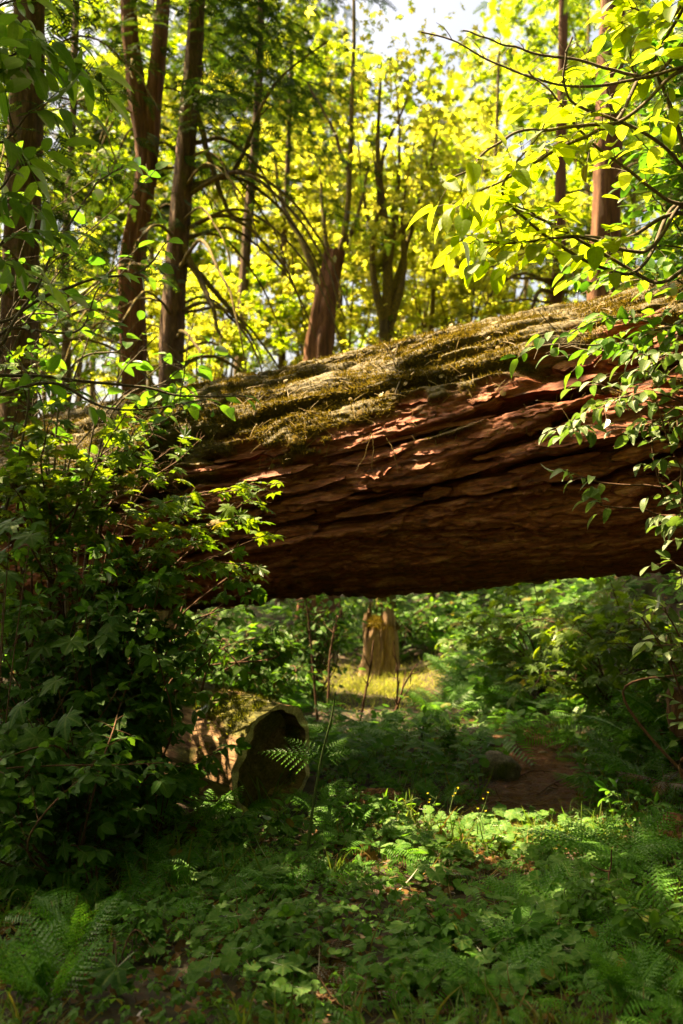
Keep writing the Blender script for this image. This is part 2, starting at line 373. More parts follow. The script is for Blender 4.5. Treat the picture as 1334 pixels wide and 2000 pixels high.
MAPLE_L = [(0, 1.0), (44, 0.92), (-44, 0.92), (88, 0.7), (-88, 0.7), (128, 0.42), (-128, 0.42)]
TM_BIG5 = [(0, 1.0), (52, 0.88), (-52, 0.88), (105, 0.62), (-105, 0.62)]
T = {}
T['oval'] = [leaf_oval(0.27, 0.3, 0.2), leaf_oval(0.30, 0.15, 0.45, twist=0.3), leaf_oval(0.25, 0.4, 0.1, twist=-0.3)]
T['pale'] = [leaf_oval(0.29, 0.35, 0.5), leaf_oval(0.26, 0.2, 0.75, twist=0.2), leaf_oval(0.31, 0.4, 0.35, twist=-0.25)]
T['lance'] = [leaf_oval(0.17, 0.3, 0.3, 8, pw=0.9), leaf_oval(0.19, 0.25, 0.5, 8, 0.3, pw=0.9), leaf_oval(0.16, 0.4, 0.15, 8, -0.2, pw=0.9)]
T['maple'] = [leaf_palm(MAPLE_L, 43, 2, d, f, 0.07, 150, 27, 0.3, 0.5, s) for d, f, s in ((0.2, 0.10, 1), (0.4, 0.05, 2), (0.1, 0.18, 3))]
T['big'] = [leaf_palm(TM_BIG5, 49, 3, d, f, 0.04, 158, 38, 0.42, 0.7, s) for d, f, s in ((0.25, 0.08, 4), (0.45, 0.05, 5), (0.12, 0.14, 6))]
T['far'] = [leaf_palm([(0, 1), (60, .9), (-60, .9), (120, .6), (-120, .6)], 11, 1, 0.3, 0.2, 0, 150, 36, 0.4, 0, s) for s in (1, 2)]
rnd = [leaf_palm([(0, .62), (60, .62), (-60, .62), (120, .6), (-120, .6)], 31, 2, d, f, 0.05, 163, 80, 0.45, 0.9, s) for d, f, s in ((-0.25, 0.03, 7), (0.3, 0.06, 8), (0.1, 0.05, 9))]
T['round'] = rnd
T['roundlo'] = [leaf_palm([(0, .62), (60, .62), (-60, .62), (120, .6), (-120, .6)], 13, 1, d, 0.05, 0.04, 160, 80, 0.45, 0.8, s) for d, s in ((-0.2, 3), (0.3, 4))]
_o = leaf_oval(0.30, 0.25, 0.3, 8, serr=0.16, pet=0.03)
up = (0, 0, 1)
T['tri'] = [compound(_o, [((0, 0.15, 0), (0, 1, -a), up, 0.85), ((0.02, 0.1, 0), (0.9, 0.42, -b), up, 0.7), ((-0.02, 0.1, 0), (-0.9, 0.42, -c), up, 0.7)], 0.15) for a, b, c in ((0.1, 0.2, 0.1), (0.4, 0.1, 0.3), (0.0, 0.45, 0.3))]
_l = leaf_oval(0.17, 0.25, 0.35, 7, pet=0.02, pw=0.85)
def pin(a):
    s = [((0, 0.95, -0.1), (0, 1, -0.3 - a), up, 0.62)]
    for k, y in enumerate((0.25, 0.58)):
        for sg in (-1, 1): s.append(((0, y, -0.1 * y * y), (sg * 0.8, 0.6, -0.25 - a * (k + 1) * 0.5), up, 0.58 - 0.04 * k))
    return compound(_l, s, 0.95)
T['pinnate'] = [pin(0.1), pin(0.4), pin(-0.15)]
# grass blade
def blade(bend=0.5, w=0.02, n=5):
    t = np.linspace(0, 1, n + 1); y = np.sin(t * bend * 1.5) / (bend * 1.5); z = (1 - np.cos(t * bend * 1.5)) / (bend * 1.5)
    wd = w * (1 - t ** 2.2); V = []; U = []
    for i in range(n + 1): V += [(-wd[i], y[i], -z[i]), (wd[i], y[i], -z[i])]; U += [(0.5, t[i])] * 2
    F = [(2 * i, 2 * i + 1, 2 * i + 3, 2 * i + 2) for i in range(n)]
    return np.array(V), tri(np.array(F)), np.array(U)
T['blade'] = [blade(0.3), blade(0.8), blade(1.4)]
# fern frond: pinnae built as toothed blades along an arching rachis
def frond(npin=17, wid=0.26, arch=0.5, teeth=7, prof='lady', tw=0.26, seed=0, curl=0.0, open_=0.9):
    r = np.random.default_rng(seed); parts = []
    def pt(t): return np.array([0.02 * math.sin(3 * t + seed), t * (1 - 0.12 * arch * t), arch * (0.55 * t - 0.95 * t * t)])
    ts = np.linspace(0, 1, 14); P = np.array([pt(t) for t in ts]); parts.append(tube(P, 0.008 * (1 - 0.75 * ts), 4))
    for k in range(npin):
        t = 0.2 + 0.8 * (k / (npin - 1)) ** 0.92
        L = wid * (math.sin(PI * min(1, (t - 0.1) / 0.9) ** 0.75) ** 0.8 if prof == 'lady' else (1.05 - t) * 1.25) + 0.012
        L *= 1 - curl * t
        c = pt(t); tg = nz(pt(t + 0.01) - c)
        for sg in (-1, 1):
            ang = math.radians(68 - 22 * t + r.normal(0, 4)); d = np.array([sg * math.sin(ang), 0, 0]) + tg * math.cos(ang) + np.array([0, 0, -0.12 + r.normal(0, 0.05)])
            d = nz(d); nn = np.cross(tg, np.array([1.0, 0, 0])); nn = nn if nn[2] > 0 else -nn
            side = nz(np.cross(nn, d)); V = []; F = []
            nt = max(3, int(teeth * min(1, L / wid + 0.25))); wq = L * tw / nt * 2.1
            for j in range(nt + 1):
                q = j / nt; V.append(c + d * L * q + np.array([0, 0, -0.25 * L * q * q]))
            for j in range(nt):
                q = (j + 0.5) / nt; h = L * tw * 0.5 * (1 - q ** 1.5) + 0.004
                for s2 in (-1, 1):
                    tip = V[j] + d * (L / nt * 0.9) + side * s2 * h + np.array([0, 0, -0.1 * h]); a = len(V); b0 = V[j]; b1 = V[j + 1]
                    tip2 = V[j] + d * (L / nt * 0.42) + side * s2 * h * 0.92; bm = len(V) + 2
                    V += [tip, tip2, b0 * (1 - open_) + b1 * open_]; F += [(j, bm, a), (j, a, a + 1)]
            for j in range(nt):
                a = len(V); V += [V[j] + side * 0.0035, V[j + 1] + side * 0.0035, V[j + 1] - side * 0.0035, V[j] - side * 0.0035]; F += [(a, a + 1, a + 2), (a, a + 2, a + 3)]
            V = np.array(V); parts.append((V, np.array(F), np.tile([[0.5, t]], (len(V), 1))))
    return merge(parts)
T['frond'] = [frond(14, 0.25, 0.3, 6, tw=0.3, seed=1), frond(13, 0.28, 0.5, 6, tw=0.3, seed=2), frond(15, 0.23, 0.12, 6, tw=0.3, seed=3), frond(13, 0.26, 0.7, 6, tw=0.3, seed=4)]
def frond_far(npin=11, wid=0.25, arch=0.5):
    V, F = [], []
    pt = lambda t: np.array([0, t * (1 - 0.12 * arch * t), arch * (0.55 * t - 0.95 * t * t)])
    for k in range(npin):
        t = 0.15 + 0.85 * k / npin; L = wid * math.sin(PI * min(1, (t - 0.05) / 0.95) ** 0.75) ** 0.8 + 0.01; c = pt(t); w = 0.03
        for sg in (-1, 1):
            a = len(V); m = c + np.array([sg * L * 0.5, L * 0.16, -0.03 * L]); V += [c, m + [0, w, 0], c + np.array([sg * L, L * 0.36, -0.2 * L]), m - [0, w, 0]]; F += [(a, a + 1, a + 2), (a, a + 2, a + 3)]
    a = len(V); V += [(-0.008, 0, 0), (0.008, 0, 0), pt(1.0)]; F.append((a, a + 1, a + 2)); V = np.array(V, float)
    return V, np.array(F), np.tile([[0.5, 0.5]], (len(V), 1))
T['frondlo'] = [frond_far(11, 0.25, 0.4), frond_far(10, 0.27, 0.7)]
_o3 = leaf_oval(0.30, 0.25, 0.3, 3, pet=0.03)
T['trilo'] = [compound(_o3, [((0, 0.15, 0), (0, 1, -a), up, 0.85), ((0.02, 0.1, 0), (0.9, 0.42, -b), up, 0.7), ((-0.02, 0.1, 0), (-0.9, 0.42, -c), up, 0.7)]) for a, b, c in ((0.1, 0.2, 0.1), (0.4, 0.1, 0.3))]
T['ovallo'] = [leaf_oval(0.28, 0.3, 0.3, 4), leaf_oval(0.28, 0.2, 0.5, 4, 0.3)]
T['maplelo'] = [leaf_palm(MAPLE_L, 29, 1, d, 0.05, 0.04, 150, 27, 0.3, 0.5, 1) for d in (0.2, 0.4)]
T['farlo'] = [leaf_palm([(0, 1), (60, .9), (-60, .9), (120, .6), (-120, .6)], 7, 1, 0.3, 0.2, 0, 150, 36, 0.4, 0, 1)]
T['needle'] = [(np.array([(-.012, 0, 0), (.012, 0, 0), (.01, .55, -.02), (0, 1, -.08)], float), np.array([(0, 1, 2), (0, 2, 3)]), np.full((4, 2), .5))]
T['pinna'] = [frond(10, 0.30, 0.35, 6, 'tri', tw=0.26, seed=7, open_=0.6), frond(10, 0.28, 0.55, 6, 'tri', tw=0.26, seed=8, open_=0.6)]
# conifer spray
def spray(n=11, L=0.42, w=0.022, dr=0.35, seed=0):
    r = np.random.default_rng(seed); V = []; F = []
    def pt(t): return np.array([0, t, -dr * t * t])
    for k in range(n):
        t = 0.06 + 0.94 * k / (n - 1); c = pt(t); l = L * (1 - 0.65 * t) * r.uniform(0.8, 1.15)
        for sg in (-1, 1):
            d = np.array([sg * 0.75, 0.65, -0.25 + r.normal(0, 0.12)]); d /= np.linalg.norm(d); e = np.array([-d[1], d[0], 0]) * w
            a = len(V); V += [c - e, c + e, c + d * l * 0.6 + e * 1.1, c + d * l, c + d * l * 0.6 - e * 1.1]; F += [(a, a + 1, a + 2), (a, a + 2, a + 4), (a + 4, a + 2, a + 3)]
    a = len(V); V += [(-0.012, 0, 0), (0.012, 0, 0), (0.0, 1.05, -dr)]; F.append((a, a + 1, a + 2))
    V = np.array(V, float); return V, np.array(F), np.full((len(V), 2), 0.5)
T['spray'] = [spray(seed=1), spray(9, 0.5, 0.025, 0.55, 2)]
def chain_moss():
    V = np.array([(-0.10, 0, 0), (0.10, 0, 0), (0.05, 0.6, 0.05), (0, 1, -0.05), (-0.05, 0.6, 0.05)], float)
    return V, np.array([(0, 1, 2), (0, 2, 4), (4, 2, 3)]), np.full((5, 2), 0.5)
T['moss'] = [chain_moss()]
_MC = {}
def tmesh(kind, i, mat):
    k = (kind, i, mat.name)
    if k not in _MC: _MC[k] = mk_mesh(kind + '_leaf', *T[kind][i], mat=mat)
    return _MC[k]

# ------------------------------------------------------------------ ground and trail
def build_ground():
    def axis(lo, hi, fine, n):
        u = np.linspace(-1, 1, n); return u
    u = np.linspace(-1, 1, 221); X = 3.2 * u + 110 * np.sign(u) * np.abs(u) ** 5
    v = np.linspace(0, 1, 281); Y = -8 + 24 * v + 150 * v ** 6
    XX, YY = np.meshgrid(X, Y, indexing='ij'); ZZ = g(XX, YY)
    V = np.stack([XX, YY, ZZ], -1).reshape(-1, 3); nx, ny = len(X), len(Y)
    i, j = np.meshgrid(np.arange(nx - 1), np.arange(ny - 1), indexing='ij'); a = i * ny + j
    F = np.stack([a, a + ny, a + ny + 1, a + 1], -1).reshape(-1, 4)
    tag(link('ground', mk_mesh('ground', V, F, mat=M_SOIL)), kind='structure')
    # trail: a sheet of trodden duff lying just on the soil
    yy = np.linspace(5.2, 8.6, 110); n = 25; V = []
    for y in yy:
        c = np.interp(y, PATH[:, 1], PATH[:, 0]); hw = 0.40 * sm(5.1, 5.7, y) * (1 - 0.35 * sm(6.5, 8, y)) + 0.03 * math.sin(y * 9)
        for q in np.linspace(-1, 1, n):
            x = c + q * (hw + 0.05 * float(noise(y * 3, q * 2, 0, 4))); z = float(g(x, y)) + 0.014 - 0.03 * abs(q) ** 6 + 0.008 * float(noise(x * 25, y * 25, 0, 3)); V.append((x, y, z))
    i, j = np.meshgrid(np.arange(len(yy) - 1), np.arange(n - 1), indexing='ij'); a = i * n + j
    F = np.stack([a, a + 1, a + n + 1, a + n], -1).reshape(-1, 4)
    tag(link('path', mk_mesh('path', np.array(V), F, mat=M_PATH)), kind='structure')
build_ground()

# ------------------------------------------------------------------ the fallen giant
AX = nz(np.array([1.0, -0.327, 0.127])); LOG0 = np.array([1.70, 6.2, 2.21])
def log_c(x): return LOG0 + (np.asarray(x)[..., None] - 1.70) * np.array([1.0, -0.327, 0.127])
def log_r(x): return 0.802 + 0.0255 * np.asarray(x)
FRONT = nz(np.cross(AX, [0, 0, 1])); FRONT = FRONT if FRONT[1] < 0 else -FRONT
UPV = nz(np.cross(FRONT, AX)); UPV = UPV if UPV[2] > 0 else -UPV
def cells(u, v, seed):
    """nearest two jittered cell points: gap between them, offset across, cell hash"""
    i0, j0 = np.floor(u).astype(np.int64), np.floor(v).astype(np.int64)
    f1 = np.full(u.shape, 9.0); f2 = np.full(u.shape, 9.0); dv = np.zeros(u.shape); hh = np.zeros(u.shape)
    z = np.zeros_like(i0)
    for di in (-1, 0, 1):
        for dj in (-1, 0, 1):
            i, j = i0 + di, j0 + dj; px = i + 0.5 + 0.48 * _h(i, j, z, seed); py = j + 0.5 + 0.42 * _h(i, j, z + 1, seed)
            d = np.hypot(u - px, v - py); n = d < f1
            f2 = np.where(n, f1, np.minimum(f2, d)); dv = np.where(n, v - py, dv); hh = np.where(n, _h(i, j, z + 2, seed), hh); f1 = np.where(n, d, f1)
    return f2 - f1, dv, hh
def log_disp(s, th):
    a = th * 0.81
    aw = a + 0.13 * fbm(s * 0.6, a * 1.1, 0, 3, 21) + 0.03 * fbm(s * 3.0, a * 4, 0, 3, 31) + 0.05 * s
    g1, dv, h1 = cells((s + 0.25 * noise(s * 1.3, a * 3, 0, 33)) / 2.2, aw / 0.25, 41)
    g1 = g1 + 0.05 * fbm(s * 7, a * 16, 0, 3, 61)
    dep = np.clip(0.65 + 0.8 * noise(s * 0.7, a * 1.6, 0, 51), 0.15, 1.2)
    ck = 1 - sm(0.02, 0.30, g1)
    fw = np.abs(fbm(s * 0.42, aw * 4.2, 0, 2, 141)) + 0.03 * fbm(s * 6, a * 14, 0, 2, 143); fk = (1 - sm(0.0, 0.12, fw)) * np.clip(0.4 + 1.2 * noise(s * 0.6, a * 1.4, 0, 145), 0, 1)
    d = -0.15 * dep * ck ** 1.2 - 0.15 * fk + 0.055 * np.clip(dv, -0.5, 0.6) + 0.014 * h1
    g2, dv2, h2 = cells((s + 0.05 * noise(s * 5, a * 9, 0, 34)) / 0.42, aw / 0.07 + 0.4 * noise(s * 2, a * 5, 0, 35), 71)
    d = d - 0.012 * (1 - sm(0.0, 0.2, g2)) * (noise(s * 1.1, a * 2.3, 0, 83) > -0.2) * np.clip(0.5 + 1.0 * noise(s * 1.6, a * 4, 0, 81), 0, 1) + 0.009 * dv2 + 0.008 * h2
    g3, dv3, h3 = cells(s / 0.085, aw / 0.022, 91); d = d - 0.006 * (1 - sm(0.0, 0.3, g3)) + 0.007 * dv3 + 0.008 * h3
    d = d + 0.008 * fbm(s * 8, a * 30, 0, 3, 101) + 0.013 * noise(s * 24, a * 70, 0, 107) * (0.6 + 0.6 * noise(s * 2, a * 3, 0, 109)) + 0.03 * fbm(s * 0.8, a * 1.1, 0, 2, 111)
    return d, np.where(g1 < 0.35, dv, 1.0)
def moss_mask(s, th, f):
    # s = world x here
    b = np.interp(s, [-3.2, -1.2, -0.4, 0.6, 1.2, 1.75, 2.4, 4], [80, 86, 80, 71, 64, 57, 52, 44])
    thd = np.degrees(th)
    edge = b + 13 * fbm(s * 1.6, th * 3, 0, 4, 121) + 5 * noise(s * 11, th * 16, 0, 131)
    m = 1 - sm(-3, 3, thd - edge)
    m = m * (1 - 0.6 * sm(0.5, 0.7, fbm(s * 2.2, th * 5.5, 0, 3, 141)))
    led = (1 - sm(-0.22, -0.1, f)) * sm(0.1, 0.3, fbm(s * 1.1, th * 2.2, 0, 2, 151) + 0.12) * (1 - sm(95, 112, thd)) * 0.9
    return np.clip(np.maximum(m, led), 0, 1)
def build_log():
    xs = np.concatenate([np.linspace(-7, -2.9, 50, endpoint=False), np.linspace(-2.9, 2.5, 590), np.linspace(2.5, 5.6, 41)[1:]])
    th = np.radians(np.concatenate([np.linspace(-28, 148, 330), np.linspace(148, 332, 60)[1:-1]]))
    S, TH = np.meshgrid(xs, th, indexing='ij')
    d, f = log_disp(S, TH); mk = moss_mask(S, TH, f)
    d = d * (1 - 0.55 * mk) + mk * (0.03 + 0.02 * fbm(S * 6, TH * 6, 0, 3, 161) + 0.045 * np.clip(fbm(S * 2.3, TH * 3, 0, 2, 171), 0, 1))
    R = log_r(S) + d
    C = log_c(S); V = C + R[..., None] * (np.cos(TH)[..., None] * UPV + np.sin(TH)[..., None] * FRONT)
    n, k = S.shape; i, j = np.meshgrid(np.arange(n - 1), np.arange(k), indexing='ij'); a = i * k + j; b = i * k + (j + 1) % k
    F = np.stack([a, a + k, b + k, b], -1).reshape(-1, 4)
    V = V.reshape(-1, 3)
    # local frame: origin at log centre, x along the axis (so grain runs lengthwise)
    B = np.stack([AX, -FRONT, UPV]); org = log_c(np.array(0.0))
    root = thing('fallen_log', 'giant fallen tree trunk with mossy top spanning over the trail', 'log', org)
    rotm = Matrix(((AX[0], -FRONT[0], UPV[0], 0), (AX[1], -FRONT[1], UPV[1], 0), (AX[2], -FRONT[2], UPV[2], 0), (0, 0, 0, 1)))
    Vl = (V - org) @ B.T
    link('bark', mk_mesh('log_bark', Vl, F, mat=M_LOG, attr={'moss': mk.ravel()}), root, rotm)
    # loose plates of bark: flush along the upper edge, standing off along the lower one
    rp = np.random.default_rng(12); done = []
    for _ in range(900):
        if len(done) >= 60: break
        s0 = rp.uniform(-1.75, 2.3); t0 = math.radians(rp.uniform(40, 118)); ln = rp.uniform(0.14, 0.6); wd = rp.uniform(0.03, 0.085)
        if moss_mask(np.array([s0]), np.array([t0]), np.array([1.0]))[0] > 0.3 or any(abs(s0 - a) < 0.45 * (ln + l2) and abs(t0 - b) * 0.8 < 0.5 * (wd + w2) for a, b, l2, w2 in done): continue
        done.append((s0, t0, ln, wd)); nu, nv = 36, 7; q = np.linspace(0, 1, nu); v = np.linspace(-0.5, 0.5, nv); QQ, VV = np.meshgrid(q, v, indexing='ij'); sd_ = rp.uniform(0, 99)
        prof = (np.sin(PI * np.clip(QQ, 0.02, 0.98)) ** 0.45) * (1 + 0.45 * fbm(QQ * 5 + sd_, np.sign(VV) * 3.0, 0, 3, 5))
        drift = 0.06 * noise(QQ * 2 + sd_, 0.5, 0, 6); SS = s0 + (QQ - 0.5) * ln + 0.012 * noise(VV * 9, sd_, 0, 8); TT = t0 + (VV * wd * prof + drift * wd * 2 - 0.055 * (SS - s0)) / 0.81
        d0, _f = log_disp(SS, TT); lift = 0.006 + rp.uniform(0.008, 0.03) * sm(-0.55, 0.55, VV) * (0.6 + 0.5 * noise(QQ * 4 + sd_, 1.5, 0, 9)) + 0.004 * noise(QQ * 22, VV * 9, sd_, 10)
        sheet = []
        for off in (lift, lift - 0.03 - 0.02 * sm(-0.5, 0.5, VV)):
            Rr = log_r(SS) + np.maximum(d0, -0.05) * 0.7 + off; sheet.append((log_c(SS) + Rr[..., None] * (np.cos(TT)[..., None] * UPV + np.sin(TT)[..., None] * FRONT)).reshape(-1, 3))
        i2, j2 = np.meshgrid(np.arange(nu - 1), np.arange(nv - 1), indexing='ij'); a2 = (i2 * nv + j2).ravel(); top = np.stack([a2, a2 + nv, a2 + nv + 1, a2 + 1], -1)
        bd = np.concatenate([np.arange(nv), np.arange(1, nu) * nv + nv - 1, (nu - 1) * nv + np.arange(nv - 2, -1, -1), np.arange(nu - 2, 0, -1) * nv]); nb_ = np.roll(bd, -1); M_ = nu * nv
        Fp = np.concatenate([top, np.stack([bd, bd + M_, nb_ + M_, nb_], -1)]); Vp = np.vstack(sheet)
        link('bark_plate', mk_mesh('bark_plate', (Vp - org) @ B.T, Fp, mat=M_LOG, smooth=True, attr={'moss': np.zeros(len(Vp))}), root, rotm)
    # moss strands
    r = np.random.default_rng(5); n = 350000
    ss = r.uniform(-2.9, 2.5, n); tt = np.radians(r.uniform(-25, 112, n))
    dd, ff = log_disp(ss, tt); mm = moss_mask(ss, tt, ff); keep = mm > r.uniform(0.2, 0.9, n)
    clump = fbm(ss * 9, tt * 9, 0, 2, 181); keep &= r.uniform(-1.3, 0.45, n) < clump
    ss, tt, dd, mm = ss[keep], tt[keep], dd[keep], mm[keep]
    nn = np.cos(tt)[:, None] * UPV + np.sin(tt)[:, None] * FRONT
    rr = log_r(ss) + dd * (1 - 0.55 * mm) + mm * (0.024 + 0.045 * np.clip(fbm(ss * 2.3, tt * 3, 0, 2, 171), 0, 1))
    pos = log_c(ss) + rr[:, None] * nn
    D = nz(nn * 0.8 + r.normal(0, 0.55, (len(ss), 3)) + np.array([0, 0, -0.35]) * np.sin(tt)[:, None])
    V2, F2, U2 = replicate(T['moss'][0], pos, D, r.normal(0, 1, (len(ss), 3)), r.uniform(0.014, 0.038, len(ss)))
    o = link('moss', mk_mesh('moss', (V2 - org) @ B.T, F2, U2, M_MOSS), root, rotm); tag(o, kind='stuff')
    return root
build_log()
def log_litter():
    r = np.random.default_rng(44); n = 1500; s_ = r.uniform(-2.4, 2.3, n); t_ = np.radians(r.uniform(-15, 88, n)); d_, f_ = log_disp(s_, t_); m_ = moss_mask(s_, t_, f_)
    nn = np.cos(t_)[:, None] * UPV + np.sin(t_)[:, None] * FRONT; P = log_c(s_) + (log_r(s_) + d_ * (1 - 0.55 * m_) + m_ * 0.05 + 0.012)[:, None] * nn; D = np.cross(nn, r.normal(0, 1, (n, 3))); k = n - 130
    V = merge([replicate(T['blade'][0], P[:k], D[:k], nz(nn[:k] + r.normal(0, .3, (k, 3))), r.uniform(.03, .13, k)), replicate(T['roundlo'][1], P[k:], D[k:], nz(nn[k:] + r.normal(0, .4, (n - k, 3))), r.uniform(.02, .04, n - k))])
    tag(link('needle_litter', mk_mesh('needle_litter', *V, mat=M_STRAW)), kind='stuff')
log_litter()
def log_at(px, py, lift=0.0):
    """where the sight line through a pixel meets the log's round surface"""
    d = nz(ray(px, py)); o = np.array([0, 0, CAM_H])
    for t in np.arange(4, 10, 0.01):
        p = o + d * t; x = p[0]
        for _ in range(3):
            c = log_c(np.array(x)); x = x + np.dot(p - c, AX) * AX[0]
        c = log_c(np.array(x))
        if np.linalg.norm(p - c) < log_r(x) + lift: return p
    return p

# ------------------------------------------------------------------ sun flecks
def A(px, py, Y): return at(px, py, Y)
SPOTS = [  # chosen sun patches; leaves along their rays are cut away: world point, radius
    (gp(1000, 1640), 0.36), (gp(1090, 1640), 0.34), (gp(920, 1640), 0.2), (gp(860, 1600), 0.12), (A(440, 1010, 5.5), 0.22), (A(490, 1110, 5.4), 0.1), (A(330, 850, 5.6), 0.2), (A(1180, 780, 4.6), 0.22), (A(1090, 690, 4.9), 0.1), (A(1300, 1010, 4.8), 0.12),
    (A(960, 280, 4.2), 0.75), (A(1080, 420, 4.3), 0.6), (A(780, 400, 4.2), 0.3), (A(650, 690, 6.8), 0.28), (A(900, 650, 6.5), 0.34), (A(1080, 620, 6.3), 0.2), (A(420, 770, 7.2), 0.3), (A(250, 790, 7.4), 0.3), (A(950, 720, 6.0), 0.25), (A(780, 760, 6.2), 0.16), (A(560, 1240, 5.9), 0.12),
    (A(640, 1480, 4.9), 0.16), (A(460, 1420, 5.7), 0.3), (A(240, 640, 6.2), 0.35), (A(120, 780, 5.5), 0.2), (gp(1160, 1410), 0.14), (A(1090, 1300, 7.8), 0.14), (gp(740, 1345), 0.8), (gp(830, 1350), 0.4), (A(735, 1260, 11.4), 0.4), (A(930, 1190, 11), 0.3)]
def sun_gap(P, keep_p=0.0, tmin=0.3, seed=1, pad=0.06):
    """leaves that stand in the way of a sun fleck on something further down its ray are missing there"""
    P = np.asarray(P, float); keep = np.ones(len(P), bool); r = np.random.default_rng(seed)
    for c, rad in SPOTS:
        v = P - np.asarray(c); t = v @ SUN; keep &= ~((np.linalg.norm(v - t[:, None] * SUN, axis=1) < rad + pad) & (t > tmin))
    return keep | (r.random(len(P)) < keep_p)

# ------------------------------------------------------------------ shrubs
def pick_visible(pos, size, nmax):
    X, Y, D = pix(pos); ok = (X > -40) & (X < 1374) & (Y > -40) & (Y < 2040) & (D > 0.3)
    score = np.where(ok, size / D, 0); order = np.argsort(-score)
    big = [i for i in order[:nmax] if score[i] * F_PX > 11]
    rest = np.setdiff1d(np.arange(len(pos)), big); return big, rest

LITE = {'tri': 'trilo', 'maple': 'maplelo', 'oval': 'ovallo', 'pale': 'ovallo'}
def put_leaves(root, base, kind, mat, P, D, N, S, nmax, name='leaf'):
    P, D, N, S = map(np.asarray, (P, D, N, S)); kp = sun_gap(P, 0.12); P, D, N, S = P[kp], D[kp], N[kp], S[kp]; big, rest = pick_visible(P, S, nmax)
    for i in big: link(name, tmesh(kind, int(rng.integers(len(T[kind]))), mat), root, mat4(P[i] - base, D[i], N[i], S[i]))
    if len(rest):
        parts = []
        for v in range(len(T[kind])):
            q = rest[v::len(T[kind])]
            kd = LITE.get(kind, kind)
            if len(q): parts.append(replicate(T[kd][v % len(T[kd])], P[q] - base, D[q], N[q], S[q]))
        tag(link('foliage', mk_mesh('foliage', *merge(parts), mat=mat), root), kind='stuff')

def shrub(name, label, cat, stems, kind, mat, ls, stem_mat, r0=0.008, f0=0.25, tspace=0.11, tlen=0.22, gap=0.055, nmax=160, up=0.75, group=None, hang=0.0, seed=0, sub=True, leafless=0.0, bushy=1):
    r = np.random.default_rng(seed + 100); base = np.asarray(stems[0][0], float); root = thing(name, label, cat, base, group)
    LP, LD, LN, LS = [], [], [], []
    for st in list(stems):
        for _ in range(bushy - 1): stems.append([np.asarray(p, float) + r.normal(0, 0.04 + 0.11 * (k > 0), 3) * [1, 1, 0.9 * (k > 0)] for k, p in enumerate(st)])
    def leaf(p, d, s):
        n = np.array([0, 0, 1.0]) * up + r.normal(0, 0.33, 3); LP.append(p); LD.append(nz(d)); LN.append(nz(n)); LS.append(s)
    for pts in stems:
        n = max(8, int(sum(np.linalg.norm(np.diff(np.asarray(pts, float), axis=0), axis=1)) / 0.06))
        P = catmull(pts, n); wob = np.stack([fbm(np.arange(n) * 0.13 + r.uniform(0, 99), 0.5, 0, 2, 200 + a) for a in range(3)], 1); P = P + wob * 0.03 * np.linspace(0, 1, n)[:, None]
        q = np.linspace(0, 1, n); parts = [tube(P - base, r0 * (1 - 0.8 * q) + 0.0012, 6)]
        L = n * 0.06; sgn = 1; tpos = f0 * L
        while tpos < L - 0.02:
            i = min(n - 2, int(tpos / 0.06)); tg = nz(P[i + 1] - P[i]); t = tpos / L
            az = r.uniform(0, 2 * PI); side = nz(np.cross(tg, [math.cos(az), math.sin(az), 0.25]));
            if abs(tg[2]) < 0.6: side = nz(np.cross(tg, [0, 0, 1])) * sgn + np.array([0, 0, r.normal(0.1, 0.3)])
            d = nz(tg * 0.55 + side * 0.9 + np.array([0, 0, 0.15 - hang])); ln = tlen * r.uniform(0.5, 1.25) * (1.05 - 0.5 * t); m = 6
            tw = np.array([P[i] + d * ln * w + np.array([0, 0, -0.35 * ln * w * w]) + tg * 0.15 * ln * w * w for w in np.linspace(0, 1, m)])
            parts.append(tube(tw - base, np.linspace(0.0022, 0.001, m) * (r0 / 0.008) ** 0.5, 3)); sgn = -sgn; tpos += tspace * r.uniform(0.6, 1.4)
            if r.random() < leafless: continue
            w = 0.25; s2 = 1
            while w < 1:
                j = w * (m - 1); a = int(j); p = tw[a] * (1 - (j - a)) + tw[min(a + 1, m - 1)] * (j - a); dd = nz(tw[-1] - tw[0])
                sd = nz(np.cross(dd, [0, 0, 1.0])) * s2
                leaf(p, dd * 0.5 + sd * 0.85 + np.array([0, 0, r.normal(-0.15, 0.2)]), ls * r.uniform(0.55, 1.1)); s2 = -s2; w += gap / ln * r.uniform(0.7, 1.3)
            leaf(tw[-1], nz(tw[-1] - tw[-2]) + r.normal(0, 0.2, 3), ls * r.uniform(0.8, 1.2))
        leaf(P[-1], P[-1] - P[-2] + np.array([0, 0, -0.01]), ls)
        link('stem', mk_mesh('stem', *merge(parts), mat=stem_mat), root)
    put_leaves(root, base, kind, mat, LP, LD, LN, LS, nmax); return root

def A(px, py, Y): return at(px, py, Y)
def G0(x, y): return np.array([x, y, float(g(x, y))])
def arch(b, *pp): return [b] + [A(*p) for p in pp]

# left thicket: several bushes, each with its own stems
shrub('vine_maple', 'bushy vine maple with sunlit tips reaching in front of the log bark', 'shrub',
      [arch(G0(-1.25, 5.7), (255, 1200, 5.7), (330, 1060, 5.6), (470, 1010, 5.5)), arch(G0(-1.3, 5.75), (230, 1150, 5.7), (330, 990, 5.6), (500, 940, 5.5)),
       arch(G0(-1.3, 5.6), (280, 1200, 5.6), (380, 1100, 5.5), (505, 1110, 5.4)), arch(G0(-1.35, 5.8), (200, 1120, 5.8), (280, 960, 5.8), (400, 850, 5.8)),
       arch(G0(-1.4, 5.7), (170, 1100, 5.7), (200, 950, 5.6), (300, 850, 5.5)), arch(G0(-1.3, 5.6), (230, 1200, 5.5), (280, 1090, 5.4), (400, 1060, 5.3))],
      'maple', M_MAPLE, 0.074, M_REDTWIG, nmax=290, seed=1, bushy=2, tlen=0.26, tspace=0.085, gap=0.042, f0=0.35)
